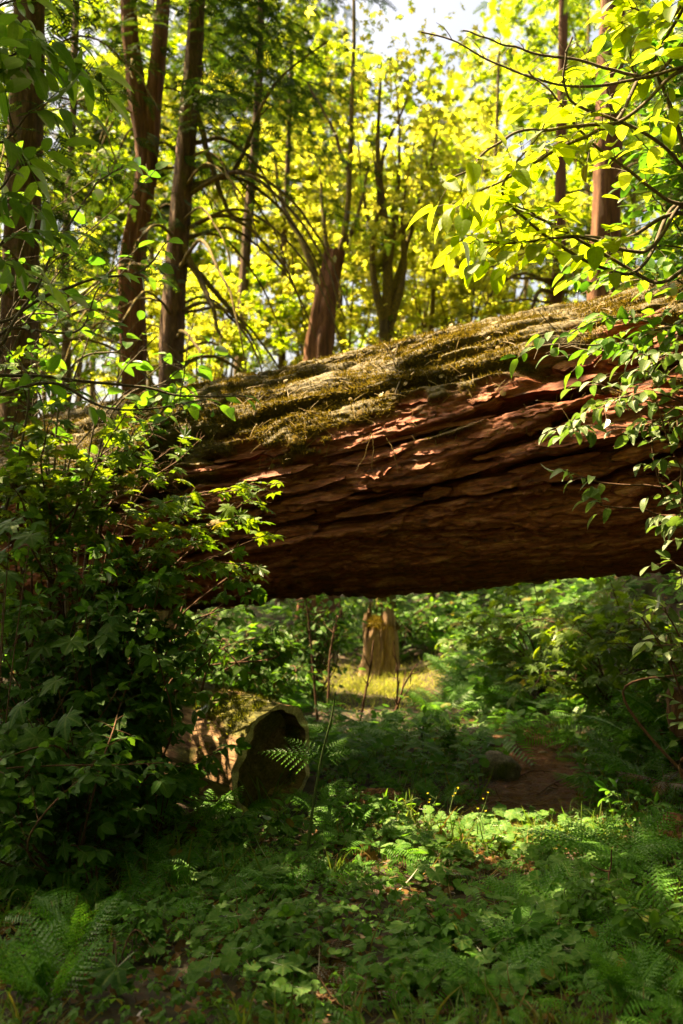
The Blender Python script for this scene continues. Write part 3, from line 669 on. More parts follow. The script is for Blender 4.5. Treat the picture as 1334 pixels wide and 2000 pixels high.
shrub('vine_maple', 'dense vine maple at the left edge level with the log top', 'shrub',
      [arch(G0(-1.7, 5.6), (100, 1050, 5.6), (80, 900, 5.5), (120, 780, 5.4)), arch(G0(-1.75, 5.7), (60, 1080, 5.7), (20, 900, 5.6), (40, 760, 5.5)),
       arch(G0(-1.7, 5.5), (120, 1100, 5.5), (170, 950, 5.4), (240, 800, 5.3)), arch(G0(-1.8, 5.6), (30, 1100, 5.6), (-30, 980, 5.5), (-60, 850, 5.4)),
       arch(G0(-1.7, 5.4), (100, 1150, 5.4), (60, 1010, 5.3), (10, 930, 5.2))],
      'maple', M_MAPLE, 0.074, M_REDTWIG, nmax=290, seed=2, bushy=2, tlen=0.28, tspace=0.085, gap=0.042, f0=0.3)
shrub('salmonberry_bush', 'light green leafy bush rising in front of the two cedar trunks', 'shrub',
      [arch(G0(-1.7, 6.2), (170, 900, 6.2), (230, 740, 6.3), (300, 660, 6.3)), arch(G0(-1.7, 6.3), (200, 850, 6.3), (330, 740, 6.3), (400, 690, 6.3)),
       arch(G0(-1.8, 6.2), (130, 850, 6.2), (160, 700, 6.2), (210, 610, 6.2)), arch(G0(-1.8, 6.2), (90, 850, 6.2), (60, 720, 6.2), (90, 640, 6.2)),
       arch(G0(-1.7, 6.3), (220, 900, 6.3), (320, 820, 6.2), (420, 780, 6.2))],
      'oval', M_SHRUB, 0.12, M_TWIG, nmax=260, seed=3, bushy=2, tlen=0.3, gap=0.07)
shrub('salmonberry_bush', 'low bush with pale tips hanging over the hollow cut log', 'shrub',
      [arch(G0(-1.0, 6.1), (350, 1330, 6.1), (430, 1270, 6.0), (540, 1240, 5.9)), arch(G0(-1.05, 6.1), (330, 1300, 6.0), (420, 1190, 5.9), (490, 1150, 5.8)),
       arch(G0(-1.05, 6.3), (350, 1330, 6.2), (430, 1310, 6.1), (520, 1270, 6.0)), arch(G0(-1.1, 5.9), (300, 1330, 5.8), (350, 1230, 5.7), (450, 1190, 5.6)),
       ],
      'tri', M_SHRUB, 0.09, M_REDTWIG, nmax=220, seed=4, bushy=2, tlen=0.24, gap=0.06, tspace=0.09)
shrub('salmonberry_bush', 'shaded bush filling the dark bank under the left end of the log', 'shrub',
      [arch(G0(-1.6, 5.5), (180, 1300, 5.4), (240, 1180, 5.3), (330, 1120, 5.2)), arch(G0(-1.6, 5.5), (120, 1300, 5.4), (120, 1180, 5.3), (90, 1060, 5.2)),
       arch(G0(-1.5, 5.4), (220, 1380, 5.3), (300, 1300, 5.2), (360, 1260, 5.1)), arch(G0(-1.65, 5.4), (80, 1350, 5.3), (30, 1250, 5.2), (-10, 1150, 5.1))],
      'tri', M_SHRUB, 0.08, M_REDTWIG, nmax=160, seed=5, bushy=3, tlen=0.26, gap=0.06)
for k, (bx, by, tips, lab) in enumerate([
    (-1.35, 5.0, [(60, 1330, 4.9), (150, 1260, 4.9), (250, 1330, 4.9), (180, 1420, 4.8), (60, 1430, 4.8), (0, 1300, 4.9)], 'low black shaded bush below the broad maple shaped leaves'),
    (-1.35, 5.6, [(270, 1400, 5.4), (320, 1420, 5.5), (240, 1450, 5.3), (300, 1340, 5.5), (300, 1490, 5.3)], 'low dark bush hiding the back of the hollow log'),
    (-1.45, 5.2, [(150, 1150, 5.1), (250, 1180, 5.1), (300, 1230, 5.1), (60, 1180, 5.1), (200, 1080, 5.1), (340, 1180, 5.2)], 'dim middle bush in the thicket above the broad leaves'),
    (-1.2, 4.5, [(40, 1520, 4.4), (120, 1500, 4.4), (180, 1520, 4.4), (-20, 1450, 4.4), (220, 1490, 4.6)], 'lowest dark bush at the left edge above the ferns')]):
    b = G0(bx, by); shrub('thicket_bush', lab, 'shrub', [[b, (b + A(*t)) / 2 + np.array([0, 0, .08]), A(*t)] for t in tips], 'tri', M_BROAD, 0.085, M_REDTWIG, nmax=120, seed=70 + k, bushy=3, f0=0.12, tspace=0.07, tlen=0.24, gap=0.05, r0=0.006)  # darker leaf colour here paints in the thicket's shade
def broad_plant(name, label, base, tips, size, mat=M_BROAD, group=None, seed=0):
    """few large palmate leaves, each on its own long stalk"""
    r = np.random.default_rng(seed + 300); root = thing(name, label, 'plant', base, group)
    P0 = np.array(base)
    for (px, py, Y, s) in tips:
        p = A(px, py, Y); n = 14; mid = (P0 + p) / 2 + np.array([0, 0, 0.12]); P = catmull([P0, mid, p], n)
        link('stalk', mk_mesh('stalk', *tube(P - P0, np.linspace(0.004, 0.002, n), 5), mat=M_REDTWIG), root)
        d = nz(np.array([r.normal(0, 0.7), -0.75 + r.normal(0, 0.2), -0.55])); nn = nz(np.array([r.normal(0, 0.2), -0.35, 0.85]))
        link('leaf', tmesh('big', int(r.integers(3)), mat), root, mat4(p - P0, d, nn, s))
    return root
broad_plant('thimbleberry', 'plant with three broad maple shaped leaves in front of the dark bank', G0(-1.2, 5.0), [(215, 1220, 4.9, 0.13), (138, 1252, 4.8, 0.115), (85, 1262, 4.95, 0.12), (210, 1262, 5.0, 0.12), (165, 1300, 5.0, .1)], 1, seed=1)
broad_plant('thimbleberry', 'very dark broad leaved plant low in the left shade', G0(-1.15, 4.6), [(130, 1400, 4.5, 0.12), (70, 1440, 4.4, 0.13), (180, 1430, 4.6, 0.11), (230, 1410, 4.7, 0.1), (110, 1330, 4.7, 0.1), (40, 1380, 4.5, 0.1)], 1, seed=2)
broad_plant('thimbleberry', 'big leaved plant at the left edge beside the log end', G0(-1.6, 4.6), [(20, 1020, 4.5, 0.13), (-10, 1085, 4.5, 0.13), (60, 1045, 4.6, 0.11), (10, 1120, 4.6, 0.11)], 1, seed=3)
broad_plant('thimbleberry', 'broad leaved plant with a yellowing leaf left of the hollow log', G0(-0.95, 5.2), [(340, 1515, 5.0, 0.09), (300, 1530, 5.0, 0.085), (365, 1520, 5.1, 0.08), (255, 1545, 4.9, 0.08)], 1, seed=4)
broad_plant('thimbleberry', 'plant with two bright lobed leaves at the lower left', G0(-1.05, 4.3), [(165, 1665, 4.2, 0.075), (125, 1655, 4.25, 0.06), (190, 1720, 4.2, 0.06)], 1, seed=5)
broad_plant('thimbleberry', 'plant holding one large pointed leaf at the bottom left', G0(-0.78, 3.45), [(228, 1890, 3.35, 0.115), (300, 1852, 3.4, 0.04)], 1, seed=6)

# near branches of an elder at top left, and bare twigs
shrub('elder', 'elder branches with long drooping leaflets at the upper left corner', 'shrub',
      [arch(G0(-1.75, 3.6), (-160, 600, 3.7), (-60, 330, 3.8), (60, 230, 3.8)), arch(G0(-1.75, 3.6), (-160, 500, 3.7), (-50, 180, 3.9), (50, 90, 3.9)),
       arch(G0(-1.75, 3.6), (-170, 600, 3.7), (-80, 450, 3.8), (40, 330, 3.8)), arch(G0(-1.75, 3.6), (-170, 500, 3.7), (-90, 80, 3.9), (40, -10, 4.0)), arch(G0(-1.75, 3.6), (-170, 650, 3.6), (-80, 540, 3.7), (20, 460, 3.7))],
      'pinnate', M_ELDER, 0.23, M_TWIG, nmax=120, seed=6, f0=0.62, tspace=0.24, tlen=0.2, gap=0.18, r0=0.012)
shrub('bare_bush', 'nearly bare grey branches arching across the left in front of the log', 'shrub',
      [arch(G0(-1.9, 4.6), (-120, 760, 4.6), (0, 731, 4.7), (230, 750, 4.9), (390, 775, 5.0), (485, 773, 5.1)), arch(G0(-1.9, 4.6), (-120, 820, 4.6), (0, 772, 4.7), (110, 752, 4.7), (240, 805, 4.8), (400, 785, 4.9)),
       arch(G0(-1.9, 4.6), (-60, 800, 4.6), (10, 660, 4.6), (70, 560, 4.7), (170, 380, 4.8), (240, 325, 4.9)), arch(G0(-1.9, 4.6), (-80, 760, 4.6), (30, 615, 4.7), (150, 560, 4.8), (270, 530, 4.9), (330, 470, 5.0)),
       arch(G0(-1.9, 4.6), (-80, 800, 4.6), (0, 650, 4.6), (40, 645, 4.7), (150, 648, 4.8), (195, 560, 4.9)), ],
      'oval', M_SHRUB, 0.085, M_TWIG, nmax=150, seed=7, f0=0.45, tspace=0.14, tlen=0.22, gap=0.09, r0=0.011, leafless=0.45)
shrub('young_alder', 'slim leafy young tree at the far left before the dark trunk', 'shrub',
      [arch(G0(-2.2, 5.6), (-20, 800, 5.6), (20, 600, 5.6), (60, 400, 5.7)), arch(G0(-2.2, 5.6), (0, 760, 5.6), (100, 560, 5.6), (190, 440, 5.6)), arch(G0(-2.2, 5.6), (-40, 700, 5.6), (-10, 480, 5.6), (20, 300, 5.6)),
       arch(G0(-2.2, 5.6), (0, 700, 5.6), (140, 600, 5.7), (270, 480, 5.7))],
      'oval', M_SHRUB, 0.10, M_TWIG, nmax=230, seed=8, bushy=2, f0=0.35, tlen=0.3, gap=0.075)

# right: yellow-green overhanging branches and pale-leaved bush
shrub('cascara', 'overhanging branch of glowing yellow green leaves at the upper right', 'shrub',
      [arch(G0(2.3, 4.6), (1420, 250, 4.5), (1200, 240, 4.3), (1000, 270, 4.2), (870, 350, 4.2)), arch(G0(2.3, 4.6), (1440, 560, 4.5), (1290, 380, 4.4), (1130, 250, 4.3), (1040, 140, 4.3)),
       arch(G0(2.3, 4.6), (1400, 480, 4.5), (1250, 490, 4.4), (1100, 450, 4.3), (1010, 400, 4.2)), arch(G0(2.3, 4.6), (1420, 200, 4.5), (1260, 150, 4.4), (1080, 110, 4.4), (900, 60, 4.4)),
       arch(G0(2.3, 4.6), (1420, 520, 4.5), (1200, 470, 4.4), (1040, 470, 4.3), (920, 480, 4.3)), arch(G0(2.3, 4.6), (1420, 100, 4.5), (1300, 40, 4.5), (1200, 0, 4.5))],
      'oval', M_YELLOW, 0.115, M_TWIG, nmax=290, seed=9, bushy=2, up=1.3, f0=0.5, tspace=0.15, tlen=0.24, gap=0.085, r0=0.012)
shrub('cascara', 'darker green leafy top of a bush along the right edge', 'shrub',
      [arch(G0(2.2, 5.2), (1420, 700, 5.2), (1340, 560, 5.1), (1230, 520, 5.0)), arch(G0(2.2, 5.2), (1420, 500, 5.2), (1350, 350, 5.2), (1290, 220, 5.2)), arch(G0(2.2, 5.2), (1420, 640, 5.2), (1330, 450, 5.2), (1270, 380, 5.2)),
       arch(G0(2.2, 5.2), (1430, 700, 5.2), (1320, 640, 5.1), (1180, 620, 5.0), (1080, 680, 4.9)), arch(G0(2.2, 5.2), (1420, 300, 5.2), (1330, 150, 5.2), (1240, 90, 5.2)), arch(G0(2.2, 5.2), (1450, 500, 5.2), (1390, 250, 5.2), (1340, 60, 5.2))],
      'oval', M_SHRUB, 0.10, M_TWIG, nmax=290, seed=10, bushy=2, f0=0.4, tspace=0.11, tlen=0.3, gap=0.07)
shrub('dogwood', 'bush of pale edged drooping leaves before the right of the log', 'shrub',
      [arch(G0(1.95, 4.9), (1445, 900, 4.9), (1345, 790, 4.7), (1225, 770, 4.6), (1175, 800, 4.5)), arch(G0(1.95, 4.9), (1445, 900, 4.9), (1385, 760, 4.8), (1255, 720, 4.7)), arch(G0(1.95, 4.9), (1435, 880, 4.9), (1365, 820, 4.7), (1275, 830, 4.6)),
       arch(G0(1.95, 4.9), (1425, 1050, 4.9), (1335, 1000, 4.7), (1285, 940, 4.6), (1265, 820, 4.6)), arch(G0(1.95, 4.9), (1435, 1060, 4.9), (1365, 1010, 4.8), (1325, 1010, 4.7)), arch(G0(1.95, 4.9), (1445, 800, 4.9), (1415, 720, 4.8), (1315, 690, 4.7), (1245, 700, 4.6))],
      'pale', M_PALE, 0.072, M_REDTWIG, nmax=200, seed=11, bushy=2, f0=0.6, tspace=0.1, tlen=0.2, gap=0.06, hang=0.15)
shrub('dogwood', 'thin hanging twig with a few pale leaves against the dark bark', 'shrub',
      [arch(G0(1.95, 5.1), (1380, 1080, 5.1), (1280, 1000, 5.1), (1190, 990, 5.0), (1150, 960, 5.0)), arch(G0(1.95, 5.1), (1380, 980, 5.1), (1290, 950, 5.0), (1180, 940, 5.0), (1105, 915, 5.0))],
      'pale', M_PALE, 0.08, M_REDTWIG, nmax=60, seed=12, f0=0.72, tspace=0.15, tlen=0.12, gap=0.06, hang=0.2)
shrub('hazel', 'bush with pale leaves at the right edge below the log', 'shrub',
      [arch(G0(2.05, 4.9), (1370, 1500, 4.9), (1340, 1280, 4.8), (1300, 1190, 4.7)), arch(G0(2.05, 4.9), (1380, 1500, 4.9), (1330, 1350, 4.8), (1250, 1210, 4.7)), arch(G0(2.05, 4.9), (1390, 1400, 4.9), (1360, 1200, 4.8), (1310, 1090, 4.8))],
      'oval', M_PALE, 0.075, M_REDTWIG, nmax=120, seed=13, bushy=2, f0=0.45, tspace=0.1, tlen=0.18, gap=0.055)
# dark bank bushes under the right of the log
for k, (bx, by, tips, lab) in enumerate([
    (2.6, 8.6, [(1060, 1190), (1140, 1170), (1000, 1210), (1200, 1200), (1100, 1250)], 'broad leaved bush on the slope beyond the log right of the gap'),
    (2.2, 8.1, [(1090, 1290), (1060, 1330), (1150, 1280), (1180, 1330), (1120, 1240)], 'bush with a few sunlit lobed leaves above the trail bend'),
    (2.5, 7.4, [(1180, 1230), (1230, 1180), (1260, 1260), (1210, 1320), (1290, 1210)], 'black shaded bush under the log at the right'),
    (1.9, 9.4, [(960, 1180), (900, 1200), (1010, 1160), (940, 1250), (1000, 1270)], 'sun flecked bush halfway up the slope behind the log')]):
    b = G0(bx, by)
    shrub('maple_sapling', lab, 'shrub', [[b, (b + A(px, py, by - 0.3)) / 2 + np.array([0, 0, .1]), A(px, py, by - 0.5)] for px, py in tips], 'maple', M_MAPLE, 0.085, M_REDTWIG, nmax=150, seed=20 + k, bushy=2, f0=0.2, tspace=0.1, tlen=0.34, gap=0.075)
for k, (bx, by, tips, lab) in enumerate([
    (0.55, 12.6, [(760, 1190), (800, 1210), (840, 1180), (720, 1180), (880, 1200)], 'leafy bush around the pale stump in the far clearing'),
    (-0.9, 9.2, [(480, 1290), (540, 1260), (520, 1330), (600, 1300), (450, 1240)], 'dark bush behind the hollow log below the trunk'),
    (-0.3, 10.2, [(600, 1200), (640, 1190), (580, 1250), (650, 1240), (620, 1170), (670, 1200)], 'thin stemmed bush in the gap left of the stump')]):
    b = G0(bx, by)
    shrub('huckleberry_bush', lab, 'shrub', [[b, (b + A(px, py, by - 0.2)) / 2 + np.array([0, 0, .1]), A(px, py, by - 0.3)] for px, py in tips], 'oval', M_SHRUB, 0.085, M_REDTWIG, nmax=120, seed=30 + k, bushy=4, f0=0.25, tspace=0.09, tlen=0.3, gap=0.07)

# ------------------------------------------------------------------ hollow cut log, stump, stones, sticks
def build_cut_log():
    root_p = np.array([-0.40, 5.85, 0.0]); ax = nz(np.array([-0.74, 0.66, 0.08]))      # axis runs back into the left bank
    z0 = float(g(root_p[0], root_p[1])); C0 = root_p + np.array([0, 0, z0 + 0.28]); R = 0.335
    fr = nz(np.cross(ax, [0, 0, 1])); fr = fr if fr[1] < 0 else -fr; upv = nz(np.cross(fr, ax)); upv = upv if upv[2] > 0 else -upv
    root = thing('hollow_log', 'short hollow cut log lying open ended at the left bank', 'log', C0)
    B = np.stack([ax, -fr, upv]); rotm = Matrix(((ax[0], -fr[0], upv[0], 0), (ax[1], -fr[1], upv[1], 0), (ax[2], -fr[2], upv[2], 0), (0, 0, 0, 1)))
    def shell(r, s0, s1, n, amp, flip, sd, thick=0):
        s = np.linspace(s0, s1, n); th = np.linspace(0, 2 * PI, 180, endpoint=False); S, TH = np.meshgrid(s, th, indexing='ij')
        cx, sx = np.cos(TH), np.sin(TH)
        d = amp * (fbm(S * 3, cx * 2, sx * 2, 2, sd) + 0.6 * fbm(S * 1.2, cx * 9, sx * 9, 3, sd + 1) * sm(0.0, 0.12, S))
        rr = r * (1 + 0.06 * np.cos(2 * TH + 0.5) + 0.05 * fbm(cx * 1.5, sx * 1.5, 0, 2, 9)) * (1 - (0.10 * np.clip(0.5 + fbm(cx * 2.2 + 5, sx * 2.2, 0, 2, 19), 0, 1.4) if flip else 0)) + d; V = np.stack([S + 0.035 * fbm(cx * 2.2, sx * 2.2, 0, 4, 7) * (S < 0.05), -rr * sx, rr * cx], -1).reshape(-1, 3)
        k = 180; i, j = np.meshgrid(np.arange(n - 1), np.arange(k), indexing='ij'); a = i * k + j; b = i * k + (j + 1) % k
        F = np.stack([a, b, b + k, a + k], -1).reshape(-1, 4); m = np.clip(sm(0.0, 0.3, fbm(S * 2.5, cx * 2.5, sx * 2.5, 3, 77) + cx * 0.35), 0, 1)
        return V, (F[:, ::-1] if flip else F), m.ravel()
    V, F, m = shell(R, 0, 1.6, 60, 0.022, False, 3); link('outer_shell', mk_mesh('cut_log_outer', V, F, mat=M_CUTLOG, attr={'moss': m}), root, rotm)
    V2, F2, m2 = shell(R * 0.91, 0.0, 1.4, 40, 0.016, True, 13); link('hollow', mk_mesh('cut_log_inner', V2, F2, mat=M_CUTLOG, attr={'moss': np.clip(m2 * 0.2 + 0.3 * (np.abs(V2[:, 0] - 0.3) < 0.2), 0, 1)}), root, rotm)
    k = 180; a = np.arange(k); Vr = np.concatenate([V[:k], V2[:k]]); Vr[:, 0] -= 0.004; Fr = np.stack([a, a + k, (a + 1) % k + k, (a + 1) % k], -1)
    link('cut_rim', mk_mesh('cut_rim', Vr, Fr, mat=M_CUTFACE, smooth=False), root, rotm)
    a = np.linspace(0, 2 * PI, 40, endpoint=False); Vp = np.concatenate([[[0.2, 0, 0]], np.stack([0 * a + 0.13 + 0.06 * fbm(a * 2, 0.3, 0, 2, 5), np.sin(a) * 0.3, np.cos(a) * 0.3], 1)]); Fp = np.array([(0, 1 + i, 1 + (i + 1) % 40) for i in range(40)])
    r = np.random.default_rng(6); n = 9000; s_ = r.uniform(0.02, 1.0, n); a_ = r.normal(0.1, 0.6, n); kp = fbm(s_ * 5, a_ * 3, 0, 3, 78) + 0.5 * np.cos(a_) > r.uniform(0.1, 0.9, n); s_, a_ = s_[kp], a_[kp]
    Pm = np.stack([s_, -np.sin(a_) * R * 1.02, np.cos(a_) * R * 1.05], 1); Nm = np.stack([0 * a_, -np.sin(a_), np.cos(a_)], 1)
    n2 = 2600; s2 = r.uniform(0.03, 0.5, n2); a2 = r.uniform(-2.6, -0.9, n2); Pm = np.vstack([Pm, np.stack([s2, -np.sin(a2) * R * 0.86, np.cos(a2) * R * 0.86], 1)]); Nm = np.vstack([Nm, np.stack([0 * a2, np.sin(a2), -np.cos(a2)], 1)])
    tag(link('moss', mk_mesh('cut_log_moss', *replicate(T['moss'][0], Pm, nz(Nm + r.normal(0, .6, Pm.shape)), r.normal(0, 1, Pm.shape), r.uniform(.015, .035, len(Pm))), mat=M_MOSSG), root, rotm), kind='stuff')
    link('rotten_core', mk_mesh('rotten_core', Vp, Fp, mat=M_CUTLOG, attr={'moss': np.clip(0.5 + fbm(Vp[:, 1] * 8, Vp[:, 2] * 8, 0, 2, 3), 0, 1)}), root, rotm)
build_cut_log()

def lump(name, label, cat, p, s, mat, seed, group=None, rough=0.25):
    n = 28; th, ph = np.meshgrid(np.linspace(0, 2 * PI, n, endpoint=False), np.linspace(0.02, PI - 0.02, 18), indexing='ij')
    D = np.stack([np.sin(ph) * np.cos(th), np.sin(ph) * np.sin(th), np.cos(ph)], -1)
    r = 1 + rough * fbm(D[..., 0] * 1.4 + seed, D[..., 1] * 1.4, D[..., 2] * 1.4, 4, seed); r = np.round(r * 9) / 9 * 0.35 + r * 0.65
    V = (D * r[..., None] * np.array(s)).reshape(-1, 3); m = 18
    i, j = np.meshgrid(np.arange(n), np.arange(m - 1), indexing='ij'); a = i * m + j; b = ((i + 1) % n) * m + j
    F = np.stack([a, a + 1, b + 1, b], -1).reshape(-1, 4)
    me = mk_mesh(name, V, F, mat=mat); return tag(link(name, me, loc=np.asarray(p) + np.array([0, 0, s[2] * 0.35])), label, cat, group)
lump('stone', 'largest rounded grey stone at the left edge of the dirt trail', 'stone', gp(968, 1518), (0.17, 0.12, 0.13), M_STONE, 3)
lump('stone', 'pale stone farther back beside the trail', 'stone', gp(928, 1452), (0.15, 0.1, 0.095), M_STONE, 4)
lump('stone', 'small dark stone at the near end of the dirt trail', 'stone', gp(908, 1557), (0.075, 0.06, 0.065), M_STONE, 5)
lump('rotten_wood', 'reddish lump of rotten wood among the grass right of the bracken', 'wood', gp(750, 1580), (0.14, 0.1, 0.09), M_CEDAR, 6, rough=0.5)
lump('rotten_wood', 'dark broken log end at the right edge above the ferns', 'wood', gp(1335, 1490) + np.array([0.0, 0, 0.25]), (0.1, 0.12, 0.17), M_CEDAR, 7, rough=0.4)
lump('rotten_wood', 'red brown rotten wood at the lower right behind the ferns', 'wood', gp(1315, 1640), (0.12, 0.1, 0.09), M_CEDAR, 8, rough=0.5)

for k, (px, py, w) in enumerate([(1040, 1500, .03), (985, 1562, .028), (1075, 1545, .035), (940, 1585, .03), (1110, 1500, .03), (1020, 1580, .022), (885, 1590, .035), (1060, 1475, .04)]):
    lump('pebble', 'small stone lying in the dirt of the trail', 'stone', gp(px, py), (w, w * .8, w * .6), M_STONE, 40 + k, group='small stones on the trail')
def build_stump():
    b = gp(735, 1318) + np.array([0, 0.1, 0]); root = thing('tree_stump', 'sunlit bare stump with a mossy top in the clearing beyond', 'stump', b)
    n, k = 40, 90; z = np.linspace(-0.05, 0.62, n); th = np.linspace(0, 2 * PI, k, endpoint=False); Z, TH = np.meshgrid(z, th, indexing='ij')
    R = 0.2 + 0.09 * np.exp(-(Z + 0.05) * 9) + 0.02 * noise(TH * 6, 0.5, 0, 3) + 0.02 * np.cos(3 * TH + 1) + 0.03 * fbm(np.cos(TH) * 4, np.sin(TH) * 4, Z * 0.6, 3, 8) - 0.03 * sm(0.5, 0.62, Z)
    V = np.stack([R * np.cos(TH), R * np.sin(TH), Z], -1); V[..., 2] += sm(0.3, 0.62, Z) * (0.30 * fbm(np.cos(TH) * 3.6, np.sin(TH) * 3.6, 0, 4, 4)); V[..., 0] += 0.10 * Z + 0.03 * np.sin(Z * 7); V = V.reshape(-1, 3)
    i, j = np.meshgrid(np.arange(n - 1), np.arange(k), indexing='ij'); a = i * k + j; c = i * k + (j + 1) % k; F = np.stack([a, c, c + k, a + k], -1).reshape(-1, 4)
    link('wood', mk_mesh('stump_wood', V, F, mat=M_STUMP), root)
    r = np.random.default_rng(3); m = 1500; an = r.uniform(0, 2 * PI, m); rr = 0.15 * np.sqrt(r.uniform(0, 1, m)); rr = rr * 1.35; P = np.stack([rr * np.cos(an) + 0.07, rr * np.sin(an), 0.60 - 1.3 * np.clip(rr - 0.13, 0, 1) + 0.05 * r.random(m)], 1)
    o = link('moss', mk_mesh('stump_moss', *replicate(T['moss'][0], P, nz(np.array([0, 0, 0.8]) + r.normal(0, 0.6, (m, 3))), r.normal(0, 1, (m, 3)), 0.05), mat=M_MOSS), root); tag(o, kind='stuff')
    n2 = 24; ring = np.stack([0.13 * np.cos(np.linspace(0, 2 * PI, n2, endpoint=False)), 0.13 * np.sin(np.linspace(0, 2 * PI, n2, endpoint=False)), np.full(n2, 0.59)], 1)
    link('top', mk_mesh('stump_top', np.vstack([[[0, 0, 0.61]], ring]), np.array([(0, 1 + i, 1 + (i + 1) % n2) for i in range(n2)]), mat=M_MOSSBARK), root)
build_stump()

def stick(name, label, cat, pts, r, mat, group=None, forks=0, seed=0):
    rr = np.random.default_rng(seed); P = catmull(pts, 18); base = P[0]; P = P + np.cumsum(rr.normal(0, 0.0025, P.shape), axis=0)
    parts = [tube(P - base, np.linspace(r, r * 0.4, 18), 6)]
    for _ in range(forks):
        i = int(rr.integers(4, 15)); d = nz(P[i + 1] - P[i] + rr.normal(0, 0.03, 3)); L = rr.uniform(0.06, 0.2)
        q = np.array([P[i] + d * L * w + np.array([0, 0, 0.2 * L * w * w]) for w in np.linspace(0, 1, 6)]); parts.append(tube(q - base, np.linspace(r * 0.6, r * 0.25, 6), 5))
    return tag(link(name, mk_mesh(name, *merge(parts), mat=mat), loc=base), label, cat, group)
lf = lambda px, py, l=0.035: log_at(px, py, l)
stick('fallen_twig', 'grey forked twig standing on the mossy middle of the log', 'twig', [lf(772, 770), lf(785, 735), lf(770, 715), lf(778, 675, 0.07)], 0.006, M_TWIG, forks=4, seed=1)
stick('fallen_twig', 'pale twig lying near the log top above the forked twig', 'twig', [lf(830, 697), lf(860, 690), lf(888, 684)], 0.005, M_TWIG, forks=2, seed=2)
stick('fallen_twig', 'long bare white twig lying along the right of the log', 'twig', [lf(1270, 676, 0.1), lf(1180, 684, 0.1), lf(1120, 680, 0.1), lf(1100, 645, 0.12)], 0.008, M_TWIG, forks=5, seed=3)
stick('fallen_twig', 'short upright broken twig on the left moss of the log', 'twig', [lf(498, 815), lf(500, 790, 0.06), lf(505, 765, 0.08)], 0.006, M_TWIG, forks=2, seed=4)
stick('dry_straw', 'dry straw hanging over the bark edge left of centre', 'straw', [lf(725, 845, 0.06), lf(715, 885, 0.07), lf(702, 915, 0.07)], 0.0025, M_STRAW, seed=5)
stick('dry_straw', 'longest dry straw hanging straight down the bark', 'straw', [lf(727, 845, 0.06), lf(728, 890, 0.07), lf(726, 925, 0.07)], 0.0025, M_STRAW, seed=6)
stick('dry_straw', 'dry straw slanting to the right across the bark', 'straw', [lf(755, 855, 0.06), lf(772, 880, 0.07), lf(786, 920, 0.07)], 0.0025, M_STRAW, seed=7)
for k, (a, b, c, lab) in enumerate([((640, 1330, 9.3), (648, 1250, 9.3), (672, 1185, 9.3), 'thin dark sapling stem in the gap nearest the hollow log'), ((700, 1390, 8.8), (720, 1320, 8.8), (728, 1250, 8.8), 'thin dead stem before the sunny patch'),
                                   ((765, 1395, 8.9), (790, 1340, 8.9), (812, 1300, 8.9), 'leaning dead stem on the right of the sunny patch'), ((772, 1390, 9.2), (778, 1320, 9.2), (770, 1250, 9.2), 'upright dead stem in the middle of the sunny patch'), ((620, 1250, 9.0), (600, 1190, 9.0), (590, 1160, 9.0), 'dark stick under the log at the left of the gap')]):
    p0 = A(*a); p0[2] = g(p0[0], p0[1]) - 0.02; stick('bare_sapling', lab, 'stem', [p0, A(*b), A(*c)], 0.012, M_REDTWIG, forks=5, seed=20 + k)
for k, (a, b, lab) in enumerate([((955, 1575), (1040, 1590), 'thin brown stick across the near end of the dirt trail'), ((1000, 1530), (1075, 1515), 'thin stick lying across the middle of the dirt trail'), ((1050, 1560), (1110, 1530), 'short stick at the right edge of the dirt trail'), ((770, 1700), (840, 1650), 'brown stick in the leaf litter before the sunny patch'), ((430, 1830), (520, 1800), 'straight dead stick in the dim ground at lower left'), ((560, 1960), (700, 1990), 'dead stick along the bottom edge')]):
    p, q = gp(*a) + [0, 0, .02], gp(*b) + [0, 0, .025]; stick('fallen_stick', lab, 'stick', [p, (p + q) / 2 + [0, .02, .02], q], 0.007, M_REDTWIG, forks=2, seed=80 + k)
stick('fallen_branch', 'dead branch lying flat at the bottom right of centre', 'branch', [gp(600, 1895) + [0, 0, .02], gp(640, 1870) + [0, 0, .03], gp(690, 1845) + [0, 0, .02]], 0.012, M_REDTWIG, forks=2, seed=31)

# ------------------------------------------------------------------ background trees
CROWN_HOLES = []
def trunk_mesh(pts, r_base, r_top, mat, rough=0.1, k=28, name='trunk', flare=0.5):
    P = catmull(pts, 110); n = len(P); q = np.linspace(0, 1, n); r = r_base * (1 - q) + r_top * q
    L = np.concatenate([[0], np.cumsum(np.linalg.norm(np.diff(P, axis=0), axis=1))]); r = r * (1 + flare * np.exp(-L * 1.6))
    V, F, U = tube(P, 1.0, k); V = V.reshape(n, k, 3); C = P[:, None]; D = V - C; th = np.linspace(0, 2 * PI, k, endpoint=False)
    f = 1 + rough * (0.9 * np.cos(3 * th + 1.3)[None] * 0.6 + 1.3 * fbm(np.cos(th)[None] * 3 + pts[0][0], np.sin(th)[None] * 3, L[:, None] * 0.35, 3, 5) + 0.9 * fbm(np.cos(th)[None] * 7, np.sin(th)[None] * 7, L[:, None] * 1.1, 3, 6) + 0.35 * noise(np.cos(th)[None] * 14, np.sin(th)[None] * 14, L[:, None] * 5, 7))
    V = C + D * (r[:, None] * f)[..., None]; return V.reshape(-1, 3), F, U

def ground_first(pts):
    p = np.array(pts[0], float); p[2] = g(p[0], p[1]) - 0.1; return [p] + [np.asarray(q, float) for q in pts]

